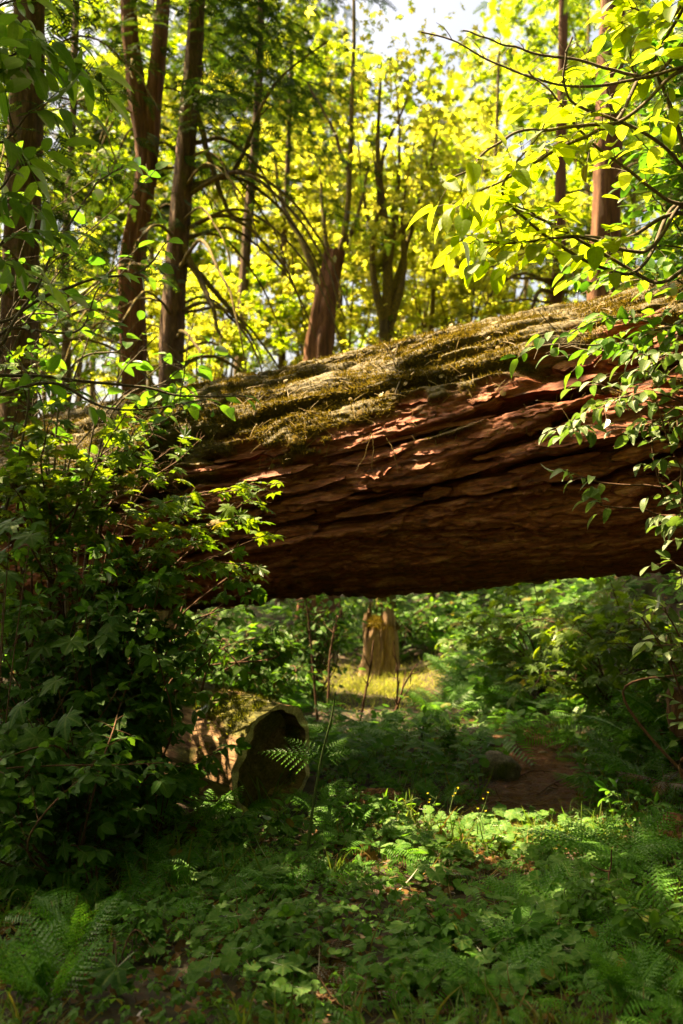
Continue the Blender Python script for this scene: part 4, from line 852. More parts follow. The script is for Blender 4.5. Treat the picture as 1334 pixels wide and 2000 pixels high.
def make_tree(name, label, pts, r_base, r_top, mat, group=None, extra=(), crown=None, rough=0.12, cat='tree'):
    pts = ground_first(pts); base = pts[0] + np.array([0, 0, 0.1]); root = thing(name, label, cat, base, group)
    V, F, U = trunk_mesh(pts, r_base, r_top, mat, rough); link('trunk', mk_mesh('trunk', V - base, F, U, mat), root)
    for (p2, r1, r2, m2, nm) in extra:
        P = catmull(p2, 22); P = P + np.cumsum(rng.normal(0, 0.006, P.shape), 0); V, F, U = tube(P - base, np.linspace(r1, r2, 22), 8); link(nm, mk_mesh(nm, V, F, U, m2), root)
    if crown is not None: link('crown', mk_mesh('crown', crown[0] - base, crown[1], crown[2], crown[3]), root)
    return root, base

def conifer_crown(top_fn, z0, z1, nb, L0, L1, seed, droop=0.35, sp=0.12, size=0.3, azr=(0, 2 * PI)):
    r = np.random.default_rng(seed); PP, DD, NN, SS = [], [], [], []
    for b in range(nb):
        z = z0 + (z1 - z0) * (b + r.random()) / nb; c = top_fn(z); az = r.uniform(*azr); L = (L0 + (L1 - L0) * (z - z0) / (z1 - z0)) * r.uniform(0.6, 1.15)
        d = np.array([math.cos(az), math.sin(az), 0.1]); m = int(L / sp)
        for k in range(max(2, m)):
            w = 0.15 + 0.85 * k / max(1, m - 1); p = c + d * L * w + np.array([0, 0, -droop * L * w * w])
            sd = np.array([-d[1], d[0], 0]) * (1 if k % 2 else -1)
            PP.append(p); DD.append(d * 0.7 + sd * 0.8 + np.array([0, 0, -0.35]) + r.normal(0, 0.15, 3)); NN.append(np.array([0, 0, 1.0]) + r.normal(0, 0.35, 3)); SS.append(size * (1.1 - 0.5 * w) * r.uniform(0.7, 1.2))
    PP, DD, NN, SS = map(np.array, (PP, DD, NN, SS)); kp = sun_gap(PP); PP, DD, NN, SS = PP[kp], DD[kp], NN[kp], SS[kp]; h = len(PP) // 2
    V, F, U = merge([replicate(T['spray'][0], PP[:h], DD[:h], nz(NN[:h]), SS[:h]), replicate(T['spray'][1], PP[h:], DD[h:], nz(NN[h:]), SS[h:])]); return V, F, U, M_NEEDLE

def line_fn(pts):
    P = catmull(pts, 60)
    return lambda z: np.array([np.interp(z, P[:, 2], P[:, 0]), np.interp(z, P[:, 2], P[:, 1]), z])

def dead_limbs(pts, n, zr, azr, Lr, seed, r=0.022, mat=None, droop=0.5):
    f = line_fn(pts); rr = np.random.default_rng(seed); ex = []
    for _ in range(n):
        z = rr.uniform(*zr); az = rr.uniform(*azr); L = rr.uniform(*Lr); c = f(z); d = np.array([math.cos(az), math.sin(az), 0])
        ex.append(([c, c + d * L * 0.4 + [0, 0, 0.08 * L], c + d * L * 0.8 + [0, 0, -droop * 0.4 * L], c + d * L + [0, 0, -droop * L]], r * rr.uniform(0.7, 1.3), 0.006, mat or M_MOSSBARK, 'limb'))
    return ex

# cedar pair, left
pA = [A(262, 760, 11), A(258, 520, 11), A(286, 330, 11), A(264, 150, 11), A(250, -60, 11), A(240, -900, 11), A(240, -1900, 11)]
make_tree('cedar_tree', 'red barked cedar with a split trunk left of the dark mossy fir', pA, 0.15, 0.05, M_CEDAR, rough=0.22,
          extra=[([A(286, 360, 11), A(298, 220, 11.05), A(312, 60, 11.1), A(322, -200, 11.2), A(330, -800, 11.2)], 0.12, 0.05, M_CEDAR, 'second_trunk')] + dead_limbs(pA, 14, (2.5, 7), (0, 2 * PI), (0.6, 1.6), 41, 0.016),
          crown=conifer_crown(line_fn(pA), 4.6, 14, 120, 2.0, 1.2, 51))
pB = [A(332, 770, 10.4), A(345, 520, 10.4), A(366, 270, 10.4), A(386, -20, 10.4), A(400, -600, 10.4), A(410, -1800, 10.4)]
make_tree('fir_tree', 'leaning fir with drooping mossy dead limbs on its right', pB, 0.135, 0.05, M_FIRBARK, rough=0.14,
          extra=dead_limbs(pB, 26, (2.3, 6.2), (-1.2, 0.9), (0.7, 2.0), 42, 0.022, droop=0.75) + dead_limbs(pB, 12, (2.6, 7), (1.5, 4.6), (0.6, 1.6), 43, 0.016)
          + [([A(352, 460, 10.4), A(400, 580, 10.2), A(425, 660, 10.1)], 0.04, 0.015, M_MOSSBARK, 'limb'), ([A(355, 500, 10.4), A(440, 590, 10.2), A(490, 665, 10.1)], 0.035, 0.012, M_MOSSBARK, 'limb'), ([A(380, 200, 10.4), A(440, 400, 10.3), A(505, 440, 10.2)], 0.035, 0.012, M_MOSSBARK, 'limb')],
          crown=conifer_crown(line_fn(pB), 5.5, 14, 105, 2.4, 1.3, 52, size=0.34, azr=(-1.4, 1.6)))
pD = [A(38, 720, 8.6), A(48, 320, 8.6), A(60, 0, 8.6), A(66, -500, 8.6), A(75, -1500, 8.6)]
make_tree('fir_tree', 'thick dark trunk behind the leaves at the far left', pD, 0.17, 0.1, M_FIRBARK, rough=0.14, extra=dead_limbs(pD, 16, (2.5, 6), (0, 2 * PI), (0.6, 1.7), 44, 0.014), crown=conifer_crown(line_fn(pD), 3.6, 9, 100, 1.7, 1.0, 57))
pT = [A(130, 730, 12), A(128, 500, 12), A(142, 250, 12), A(150, -100, 12), A(150, -600, 12)]
make_tree('fir_tree', 'slender dark trunk between the far left trunk and the cedar', pT, 0.06, 0.03, M_FIRBARK, extra=dead_limbs(pT, 24, (2.5, 7), (0, 2 * PI), (0.5, 1.5), 45, 0.013), crown=conifer_crown(line_fn(pT), 3.9, 11, 110, 1.6, 0.8, 53))
pS = [A(622, 760, 13.5), A(630, 640, 13.5), A(640, 570, 13.5), A(655, 490, 13.5)]
make_tree('maple_tree', 'stout reddish trunk behind the log at the centre', pS, 0.22, 0.12, M_CEDAR, rough=0.22, extra=[([A(652, 530, 13.5), A(676, 420, 13.5), A(684, 250, 13.5), A(692, 60, 13.5), A(690, -60, 13.5)], 0.05, 0.02, M_MOSSBARK, 'stem'), ([A(648, 530, 13.5), A(628, 440, 13.5), A(618, 330, 13.6)], 0.045, 0.015, M_MOSSBARK, 'stem'), ([A(634, 600, 13.5), A(600, 480, 13.5), A(560, 400, 13.6), A(540, 300, 13.7)], 0.06, 0.02, M_MOSSBARK, 'limb'), ([A(660, 500, 13.5), A(700, 420, 13.5), A(720, 330, 13.6)], 0.04, 0.015, M_MOSSBARK, 'limb'), ([A(680, 330, 13.5), A(650, 240, 13.5), A(600, 160, 13.5)], 0.03, 0.01, M_FIRBARK, 'limb')])
pU = [A(550, 745, 16), A(552, 540, 16), A(562, 330, 16), A(570, 100, 16)]
make_tree('alder_tree', 'slim pale grey trunk left of the stout central trunk', pU, 0.065, 0.03, M_FIRBARK)
pM = [A(752, 700, 14), A(758, 560, 14), A(750, 420, 14), A(738, 300, 14), A(745, 120, 14)]
ex = []
for (q, r1) in [([(752, 640), (728, 520), (736, 400), (722, 280)], .07), ([(756, 650), (788, 520), (782, 400), (806, 260)], .075), ([(756, 600), (800, 470), (822, 380), (840, 300)], .05), ([(754, 560), (768, 430), (776, 300), (770, 160)], .06), ([(752, 500), (716, 420), (700, 330), (690, 250)], .035), ([(756, 480), (820, 400), (850, 280), (860, 220)], .04), ([(740, 420), (750, 300), (790, 200), (800, 120)], .035)]:
    ex.append(([A(a, b, 14) for a, b in q], r1, 0.006, M_MOSSBARK, 'stem'))
def stem_leaves(c, rad, n, seed):
    r = np.random.default_rng(seed); P = c + r.normal(0, 0.5, (n, 3)) * rad; cl = fbm(P[:, 0] * 2.2, P[:, 1] * 2.2, P[:, 2] * 2.2, 2, seed); P = P[cl > 0.02]; n = len(P)
    return replicate(T['far'][0], P, nz(r.normal(0, 1, (n, 3)) + [0, 0, -.3]), nz(r.normal(0, .5, (n, 3)) + [0, 0, .7]), r.uniform(0.05, 0.11, n)) + (M_FARLEAF,)
make_tree('maple_tree', 'many stemmed mossy maple glowing in the sun right of centre', pM, 0.11, 0.012, M_MOSSBARK, extra=ex, crown=stem_leaves(A(768, 340, 14), np.array([1.1, 0.9, 2.0]), 5200, 66))
for k, (pp, w, lab) in enumerate([([(842, 680), (845, 600), (850, 480), (858, 380)], .03, 'thinnest dark stem right of the many stemmed maple'), ([(868, 680), (866, 560), (860, 450), (850, 300)], .055, 'straight slim trunk behind the log right of the maple'),
                                  ([(915, 660), (893, 520), (880, 440), (845, 330)], .05, 'trunk leaning left beside the straight slim trunk'), ([(955, 620), (960, 480), (968, 300), (975, 100)], .05, 'thin trunk behind the yellow leaves')]):
    make_tree('alder_tree', lab, [A(a, b, 15 + k) for a, b in pp], w * 1.3, 0.02, M_MOSSBARK)
pR = [A(1084, 660, 14), A(1092, 500, 14), A(1096, 300, 14), A(1100, 0, 14), A(1100, -500, 14)]
arcs = [([A(1088, 560, 14), A(1030, 535, 13.7), A(975, 560, 13.6), A(950, 600, 13.6)], .03, .012, M_MOSSBARK, 'limb'), ([A(1088, 545, 14), A(1020, 548, 13.7), A(960, 545, 13.6)], .03, .012, M_MOSSBARK, 'limb'), ([A(1088, 575, 14), A(1050, 570, 13.7), A(1036, 600, 13.6), A(1034, 640, 13.6)], .035, .02, M_MOSSBARK, 'limb'),
        ([A(1088, 595, 14), A(1040, 588, 13.7), A(980, 590, 13.6)], .025, .01, M_MOSSBARK, 'limb'), ([A(1090, 480, 14), A(1140, 560, 13.7), A(1165, 590, 13.6)], .025, .01, M_MOSSBARK, 'limb'), ([A(1090, 500, 14), A(1040, 490, 13.7), A(960, 520, 13.6)], .022, .01, M_MOSSBARK, 'limb')]
make_tree('fir_tree', 'straight fir with looping mossy limbs behind the right of the log', pR, 0.108, 0.05, M_CEDAR, extra=arcs + dead_limbs(pR, 14, (3.2, 7.5), (0, 2 * PI), (0.6, 1.6), 46, 0.015), crown=conifer_crown(line_fn(pR), 4.6, 11, 30, 1.8, 0.9, 54))
pR2 = [A(1178, 640, 12), A(1185, 420, 12), A(1192, 150, 12), A(1198, -40, 12), A(1200, -500, 12), A(1200, -1500, 12)]
make_tree('cedar_tree', 'thick reddish trunk rising behind the upper right leaves', pR2, 0.19, 0.1, M_CEDAR, rough=0.18, extra=dead_limbs(pR2, 10, (3.5, 8), (0, 2 * PI), (0.6, 1.8), 47, 0.016), crown=conifer_crown(line_fn(pR2), 6.2, 15, 34, 2.2, 1.3, 55))
pK = [A(470, 760, 15), A(480, 500, 15), A(500, 250, 15), A(510, 0, 15), A(515, -600, 15)]
make_tree('hemlock_tree', 'dark hemlock with hanging boughs at the top centre left', pK, 0.09, 0.04, M_FIRBARK, crown=conifer_crown(line_fn(pK), 7.6, 16, 150, 2.4, 1.4, 56, size=0.36))
stick('leaning_branch', 'long crooked dark branch rising to the right before the hemlock', 'branch', [A(455, 340, 10.6), A(480, 290, 10.6), A(515, 200, 10.6), A(560, 140, 10.7), A(640, 80, 10.8)], 0.028, M_MOSSBARK, forks=6, seed=60)

# leafy crowns of the woodland behind
def leaf_cloud(seed, n, rad, size, clumps=64, kind='far'):
    r = np.random.default_rng(seed); C = r.normal(0, 1, (clumps, 3)); C = nz(C) * (r.random((clumps, 1)) ** 0.4); C[:, 2] *= 0.95
    idx = r.integers(0, clumps, n); off = nz(r.normal(0, 1, (n, 3))) * (r.random((n, 1)) ** 0.5) * r.uniform(0.10, 0.22, clumps)[idx][:, None]; off[:, 2] *= 0.6
    P = (C[idx] + off) * np.array(rad); D = nz(np.stack([r.normal(0, 1, n), r.normal(0, 1, n), r.normal(-0.35, 0.4, n)], 1)); N = nz(np.array([0, 0, 0.7]) + r.normal(0, 0.5, (n, 3)))
    S = size * r.uniform(0.6, 1.25, n); h = n // 2
    return merge([replicate(T[kind][0], P[:h], D[:h], N[:h], S[:h]), replicate(T[kind][1], P[h:], D[h:], N[h:], S[h:])]) + (C * np.array(rad),)
CR = []
for k in range(5):
    V, F, U, C = leaf_cloud(400 + k, (4800, 3600, 2600, 4200, 2200)[k], (1.9, 1.7, 2.4), (0.072, 0.09, 0.115, 0.08, 0.135)[k], (70, 54, 40, 60, 34)[k])
    CR.append((mk_mesh('crown', V, F, U, M_FARLEAF), C))
def broadleaf(px, pyc, Y, sx, sz, mat_i, label, seed, group='leafy trees in the woodland behind the log'):
    r = np.random.default_rng(seed); c = A(px, pyc, Y); b = G0(c[0] + r.normal(0, 0.3), Y); root = thing('woodland_tree', label, 'tree', b, group)
    v = int(r.integers(5)); me = CR[v][0]; az = r.uniform(0, 6.28)
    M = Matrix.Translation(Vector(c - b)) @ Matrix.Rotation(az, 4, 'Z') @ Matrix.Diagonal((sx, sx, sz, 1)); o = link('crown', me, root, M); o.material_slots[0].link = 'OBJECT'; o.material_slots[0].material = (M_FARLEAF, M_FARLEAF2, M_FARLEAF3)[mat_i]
    P = catmull([np.zeros(3), (c - b) * 0.5 + r.normal(0, 0.15, 3), (c - b) + [0, 0, sz]], 20); parts = [tube(P, np.linspace(0.07, 0.02, 20) * sx, 8)]
    for q in CR[v][-1][::6]:
        e = np.array(M @ Vector(q)); i = int(r.integers(8, 18)); m = (P[i] + e) / 2 + [0, 0, 0.15]; parts.append(tube(catmull([P[i], m, e], 8), np.linspace(0.025, 0.008, 8) * sx, 5))
    link('trunk', mk_mesh('trunk', *merge(parts), mat=M_MOSSBARK), root)
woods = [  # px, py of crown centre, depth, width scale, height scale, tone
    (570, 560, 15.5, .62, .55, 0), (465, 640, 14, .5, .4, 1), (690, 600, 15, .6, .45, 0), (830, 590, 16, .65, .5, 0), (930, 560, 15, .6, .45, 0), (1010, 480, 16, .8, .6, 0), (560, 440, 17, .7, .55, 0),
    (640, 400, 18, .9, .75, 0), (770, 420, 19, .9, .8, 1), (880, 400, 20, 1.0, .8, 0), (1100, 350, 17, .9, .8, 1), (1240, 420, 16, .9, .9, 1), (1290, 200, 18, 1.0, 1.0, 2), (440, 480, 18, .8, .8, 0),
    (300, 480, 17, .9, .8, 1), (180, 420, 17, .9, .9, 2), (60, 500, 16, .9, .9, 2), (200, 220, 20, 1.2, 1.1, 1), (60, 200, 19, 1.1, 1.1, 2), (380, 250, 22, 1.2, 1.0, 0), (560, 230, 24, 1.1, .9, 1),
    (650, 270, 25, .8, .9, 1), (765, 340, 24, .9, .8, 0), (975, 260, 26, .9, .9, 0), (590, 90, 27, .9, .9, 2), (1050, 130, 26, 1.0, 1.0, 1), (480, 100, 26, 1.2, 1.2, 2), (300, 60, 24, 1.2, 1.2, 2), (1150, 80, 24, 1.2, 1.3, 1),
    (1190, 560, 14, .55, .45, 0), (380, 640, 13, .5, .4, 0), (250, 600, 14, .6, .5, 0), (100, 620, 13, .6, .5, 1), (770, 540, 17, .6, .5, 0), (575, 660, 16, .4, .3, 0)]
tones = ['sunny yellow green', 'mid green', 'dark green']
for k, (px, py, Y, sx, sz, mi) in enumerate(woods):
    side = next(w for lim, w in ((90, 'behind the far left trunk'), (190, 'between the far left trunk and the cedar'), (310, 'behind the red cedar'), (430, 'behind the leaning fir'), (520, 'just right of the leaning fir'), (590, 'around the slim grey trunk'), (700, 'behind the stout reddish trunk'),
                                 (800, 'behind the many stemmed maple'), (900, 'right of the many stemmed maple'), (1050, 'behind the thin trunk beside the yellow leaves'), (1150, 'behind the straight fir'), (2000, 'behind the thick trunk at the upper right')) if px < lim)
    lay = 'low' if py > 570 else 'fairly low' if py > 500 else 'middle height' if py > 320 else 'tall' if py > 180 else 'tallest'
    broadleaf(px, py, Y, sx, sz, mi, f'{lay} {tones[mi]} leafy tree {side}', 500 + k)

# far-off wood that closes the view, plus unseen shading leaves: one mass
def far_wood_and_shade():
    r = np.random.default_rng(77); n = 17000; Y = r.uniform(30, 48, n); px = r.uniform(-300, 1634, n)
    top = np.interp(px, [-300, 200, 500, 640, 700, 760, 880, 930, 1000, 1634], [-200, -150, -60, 20, 100, 130, 120, 70, -60, -200])
    py = top + (760 - top) * r.random(n) ** 0.9 + 60 * noise(px / 45.0, 0.5, Y, 3)
    cl = fbm(px / 60.0, py / 60.0, Y / 6.0, 3, 19); keep = cl > 0.06
    for ox, oy, orad in ((520, 570, 75), (715, 560, 55), (490, 240, 50), (800, 40, 60), (610, 330, 40)): keep &= np.hypot(px - ox, py - oy) > orad * (0.8 + 0.5 * r.random(n))
    px, py, Y = px[keep], py[keep], Y[keep]; n = len(px)
    P = np.array([A(a, b, c) for a, b, c in zip(px, py, Y)]); D = nz(r.normal(0, 1, (n, 3))); N = nz(np.array([0, 0, 0.6]) + r.normal(0, 0.6, (n, 3)))
    S = r.uniform(0.2, 0.42, n)
    # the wood goes on round the sides and behind, thickened to dim the skylight
    m = 15000; az = r.uniform(math.radians(-50), math.radians(190), m); rad = r.uniform(8.5, 13, m); Q = np.stack([np.cos(az) * rad, -np.sin(az) * rad, r.uniform(0, 13, m)], 1)
    q2 = 9000; Q = np.vstack([Q, np.stack([r.uniform(-0.5, 11, q2), r.uniform(-9, 6.0, q2), r.uniform(8.5, 12.5, q2)], 1)])  # unseen leaf roof overhead, added to block skylight
    ok = (Q[:, 2] > 8) | (Q[:, 1] < 0) | (np.abs(Q[:, 0]) > 7.5); Q = Q[ok]; m = len(Q); Q[:, 2] += g(Q[:, 0], Q[:, 1])
    P = np.vstack([P, Q]); D = np.vstack([D, nz(r.normal(0, 1, (m, 3)))]); N = np.vstack([N, nz(r.normal(0, 1, (m, 3)))]); S = np.concatenate([S, r.uniform(0.25, 0.5, m)])
    me = mk_mesh('forest_and_shade_leaves', *replicate(T['farlo'][0], P, D, N, S), mat=M_FARLEAF2)
    tag(link('forest_and_shade_leaves', me), kind='stuff')
far_wood_and_shade()

# added maple out of view, its leaf layer shaped to dapple the trail
def shade_canopy():
    base = G0(-5.2, 7.2); root = thing('maple_tree', 'added unseen maple crown shaped to shade the trail', 'tree', base)
    r = np.random.default_rng(91); n = 24000
    # the crown sits on the sun side of the trail, 7 to 9.5 m up
    h = r.uniform(7.0, 9.5, n); x = r.uniform(-3.4, 4.6, n); y = r.uniform(-1.5, 8.8, n)
    P = np.stack([x, y, 0 * x], 1) + SUN[None] * (h / SUN[2])[:, None]
    keep = P[:, 2] > 1.9 + 0.57 * P[:, 1]
    keep &= sun_gap(P, pad=0.13); cov = np.where((y < 4.3) & (x < 2.3), -0.9, np.where((y < 5.2) & (x < 2.2), -0.40, np.where((x > 2.0) & (y > 6.9), -0.3, np.where(x > 2.3, 0.4, np.where(y > 8.3, 0.5, -0.12))))); keep &= fbm(P[:, 0] * 1.6, P[:, 1] * 1.6, P[:, 2] * 1.6, 2, 33) > cov
    P = P[keep]; n = len(P); D = nz(r.normal(0, 1, (n, 3)) + [0, 0, -0.3]); N = nz(SUN + r.normal(0, 0.45, (n, 3)))
    link('crown', mk_mesh('crown', *replicate(T['far'][0], P - base, D, N, r.uniform(0.10, 0.17, n)), mat=M_FARLEAF2), root)
    pts = [base - [0, 0, .1], base + [0.1, 0, 3], base + [-0.1, -0.2, 6], base + [-0.3, -1.0, 9]]
    V, F, U = trunk_mesh(pts, 0.22, 0.08, M_MOSSBARK); parts = [(V - base, F, U)]
    for k in range(14):
        s = np.array(pts[2]) * 0.6 + np.array(pts[3]) * 0.4; e = P[int(r.integers(n))]; parts.append(tube(catmull([s - base, (s + e) / 2 - base + [0, 0, 0.3], e - base], 12), np.linspace(0.06, 0.012, 12), 6))
    link('trunk', mk_mesh('trunk', *merge(parts), mat=M_MOSSBARK), root)
shade_canopy()

# ------------------------------------------------------------------ ferns
def fern(label, base, n, size, seed, mat=M_FERN, spread=(0, 2 * PI), up=0.8, group='ferns among the ground cover', kind='frond', name='fern', facing=None):
    r = np.random.default_rng(seed + 700); root = thing(name, label, 'fern', base, group)
    for k in range(n):
        az = spread[0] + (spread[1] - spread[0]) * (k + r.uniform(0.1, 0.9)) / n; e = up * r.uniform(0.6, 1.3)
        d = np.array([math.cos(az), math.sin(az), e]); nn = np.array([-math.cos(az) * e, -math.sin(az) * e - 0.7 * min(e, 1.2), 1.0])
        link('frond', tmesh(kind, int(r.integers(len(T[kind]))), mat), root, mat4(np.zeros(3), d, nn, size * r.uniform(0.75, 1.15)))
    return root
F1 = [(100, 1980, 5, .27, 1.9, 'upright lady fern at the bottom left corner'), (50, 1960, 4, .22, 1.4, 'smaller fern beside the bottom left corner fern'), (140, 1880, 4, .24, 2.0, 'tall narrow fern above the bottom left corner'), (235, 1640, 6, .42, .7, 'lacy fern spreading left of the hollow log'), (90, 1700, 5, .34, .6, 'dim fern in the left shade above the bright lobed leaves'),
      (300, 1780, 5, .27, .6, 'small fern in the middle of the left ground cover'), (470, 1600, 5, .24, .7, 'small fern at the foot of the hollow log'), (475, 1745, 4, .27, .5, 'low bright fern left of the bracken stalk'), (340, 1730, 5, .24, .9, 'upright bright fern left of centre'), (860, 1575, 5, .25, .8, 'bright little fern beside the yellow flowers'), (790, 1555, 4, .26, .7, 'fern clump behind the rotten wood lump'),
      (1120, 1640, 4, .28, .35, 'arched fern catching the sun at the near end of the trail'), (1235, 1530, 6, .42, 1.0, 'tall fern standing right of the trail'), (1175, 1560, 4, .28, .4, 'flat fern reaching over the trail from the right'), (1290, 1580, 6, .42, .8, 'large fern at the right edge above the rotten wood'), (1250, 1470, 6, .5, .6, 'shaded fern under the right end of the log'),
      (1310, 1440, 5, .48, .7, 'dim fern at the right edge under the log'), (1200, 1700, 6, .4, .6, 'pale yellow fern in the sunny patch at the right'), (1270, 1730, 6, .4, .5, 'broad fern at the right behind the brown stalk'), (1220, 1985, 5, .24, 2.0, 'crisp upright fern at the bottom right'), (1295, 1985, 5, .24, 1.5, 'fern in the bottom right corner'),
      (960, 1960, 4, .27, .8, 'small fern at the bottom right of centre'), (1040, 1800, 5, .3, .8, 'slender fern among the round leaves at right'), (1290, 1850, 6, .36, .6, 'loose fern at the right edge low down'), (1110, 1900, 4, .3, .5, 'low grey green fern at the lower right'), (700, 1470, 6, .42, .5, 'dim fern right of the hollow log opening'),
      (760, 1450, 6, .45, .5, 'shadowed fern between the hollow log and the trail'), (850, 1400, 6, .5, .7, 'fern near the sunny patch left of the trail'), (960, 1390, 6, .5, .7, 'sword fern at the far side of the trail'), (1140, 1400, 5, .42, .5, 'arching fern lit yellow at the trail bend'), (1000, 1300, 6, .6, .6, 'fern on the slope behind the log'),
      (820, 1250, 7, .9, .6, 'big arching fern beside the pale stump'), (900, 1340, 6, .6, .6, 'fern on the bank at the far side of the clearing'), (380, 1620, 5, .3, .6, 'shaded fern at the left foot of the hollow log'), (620, 1600, 5, .28, .9, 'fern behind the tall bracken stalk'), (670, 1640, 4, .25, .7, 'little fern right of the bracken stalk'),
      (40, 1800, 5, .36, .6, 'dark fern at the left edge low down'), (170, 1800, 5, .28, .6, 'dim fern among the shaded plants at lower left'), (560, 1760, 4, .22, .7, 'tiny fern below the bracken stalk'), (420, 1700, 4, .22, .6, 'tiny fern in the shade left of centre')]
for k, (px, py, n, s, u_, lab) in enumerate(F1): fern(lab, gp(px, py), n + 1, s * 1.15, k, up=u_ * 1.1 + 0.1)
# tall bracken
def bracken():
    b = gp(598, 1700); tip = A(655, 1352, b[1] - 0.05); root = thing('bracken', 'tall single bracken stalk with lacy side fronds in front of the hollow log', 'fern', b)
    P = catmull([b, A(608, 1600, b[1]), A(628, 1480, b[1]), A(648, 1400, b[1] - .03), tip], 30); link('stalk', mk_mesh('stalk', *tube(P - b, np.linspace(0.009, 0.003, 30), 6), mat=M_STEM), root)
    for (px, py, d, s) in [(627, 1492, (-1, -.1, .32), .27), (629, 1486, (1, -.15, .42), .17), (628, 1488, (-.75, .5, .5), .22), (631, 1476, (.75, .5, .55), .15), (640, 1432, (-.9, 0, .45), .12), (641, 1428, (.9, 0, .55), .09), (617, 1552, (.9, -.1, .6), .13), (615, 1562, (-.9, -.1, .5), .07), (650, 1380, (-.6, 0, .8), .06), (653, 1368, (.7, 0, .8), .05)]:
        p = A(px, py, b[1]); link('side_frond', tmesh('pinna', int(rng.integers(2)), M_BRACKEN), root, mat4(p - b, d, (0, -0.6, 0.8), s * 1.15))
bracken()
# dead brown fern and fallen leaves
fern('long dead straw coloured fern lying on the ground below the trail', gp(770, 1660) + np.array([0, 0, 0.05]), 1, .42, 61, M_STRAW, spread=(-1.05, -0.75), up=0.02, name='dead_fern', group=None)
fern('second dead straw coloured fern beside the round leaves', gp(815, 1720) + np.array([0, 0, 0.06]), 1, .3, 62, M_STRAW, spread=(-0.6, -0.4), up=0.02, name='dead_fern', group=None)
fern('brown curled dead fern at the bottom centre', gp(640, 1900) + np.array([0, 0, 0.03]), 4, .28, 63, M_DEAD, up=0.12, name='dead_fern', group=None)
fern('brown dead fern litter right of the bottom centre', gp(720, 1960) + np.array([0, 0, 0.03]), 4, .26, 64, M_DEAD, up=0.1, name='dead_fern', group=None)
fern('rust coloured dead fern on the rotten wood at the right', gp(1300, 1600) + np.array([0, 0, 0.2]), 4, .28, 65, M_DEAD, up=0.15, name='dead_fern', group=None)
def fallen_leaf(label, p, s, kind, seed, n=None):
    r = np.random.default_rng(seed); tag(link('fallen_leaf', tmesh(kind, int(r.integers(3)), M_DEAD), None, mat4(np.asarray(p), nz(r.normal(0, 1, 3) * [1, 1, 0.2]), nz(np.array([0, -0.5, 0.8]) + r.normal(0, 0.3, 3)), s)), label, 'leaf')
fallen_leaf('orange brown dead maple leaf resting on the round leaves', gp(893, 1830) + [0, 0, .1], .07, 'maple', 1)
fallen_leaf('rust red dead leaf lying right of the bracken base', gp(722, 1690) + [0, 0, .06], .09, 'maple', 2)
fallen_leaf('curled brown leaf in the sunlit leaf litter', gp(875, 1655) + [0, 0, .05], .06, 'maple', 3)
fallen_leaf('dead brown leaf at the bottom edge right of centre', gp(770, 1940) + [0, 0, .04], .06, 'maple', 4)
fallen_leaf('pale grey dead leaf at the bottom centre', gp(660, 1935) + [0, 0, .04], .06, 'oval', 5)
# brown dock stalk
stick('dead_stalk', 'upright brown seed stalk among the right hand ferns', 'stalk', [gp(1190, 1780), gp(1190, 1780) + [0.0, 0, .12], gp(1190, 1780) + [0.01, 0, .25]], 0.006, M_REDTWIG, forks=3, seed=71)
# yellow flowered herb
def flower_herb(label, b, hgt, seed):
    r = np.random.default_rng(seed); root = thing('flowering_herb', label, 'flower', b); P = catmull([b, b + [0.01, 0, hgt * .5], b + [0.04, 0, hgt]], 12)
    parts = [tube(P - b, 0.0022, 5)]
    tips = []
    for k in range(4):
        i = int(r.integers(5, 12)); d = nz(np.array([r.normal(0, .6), r.normal(0, .3), 0.9])); L = r.uniform(.03, .07); e = P[i] + d * L; parts.append(tube(np.array([P[i] - b, e - b]), 0.0015, 4)); tips.append(e)
    link('stem', mk_mesh('stem', *merge(parts), mat=M_STEM), root)
    for e in tips:
        pet = merge([xform(leaf_oval(0.4, 0.1, -0.3, 3, pet=0), (0, 0, 0), (math.cos(a), math.sin(a), 0.5), (0, 0, 1), 1) for a in np.arange(5) * 1.2566])
        link('flower', mk_mesh('flower', *pet, mat=M_PETAL), root, mat4(e - b, (0, 1, 0), (r.normal(0, .3), -0.4, .9), 0.009))
M_PETAL = leaf_mat('yellow_petal', (0.5, 0.4, 0.02), (0.6, 0.5, 0.05), (0.5, 0.4, 0.02), (0.6, 0.5, 0.05), vein=0)
flower_herb('yellow flowered herb at the near end of the dirt trail', gp(876, 1625), .24, 1)
flower_herb('smaller yellow flowered herb in the sunny patch', gp(935, 1630), .17, 2)
flower_herb('single yellow bloom left of the tall flowered herb', gp(840, 1610), .15, 3)

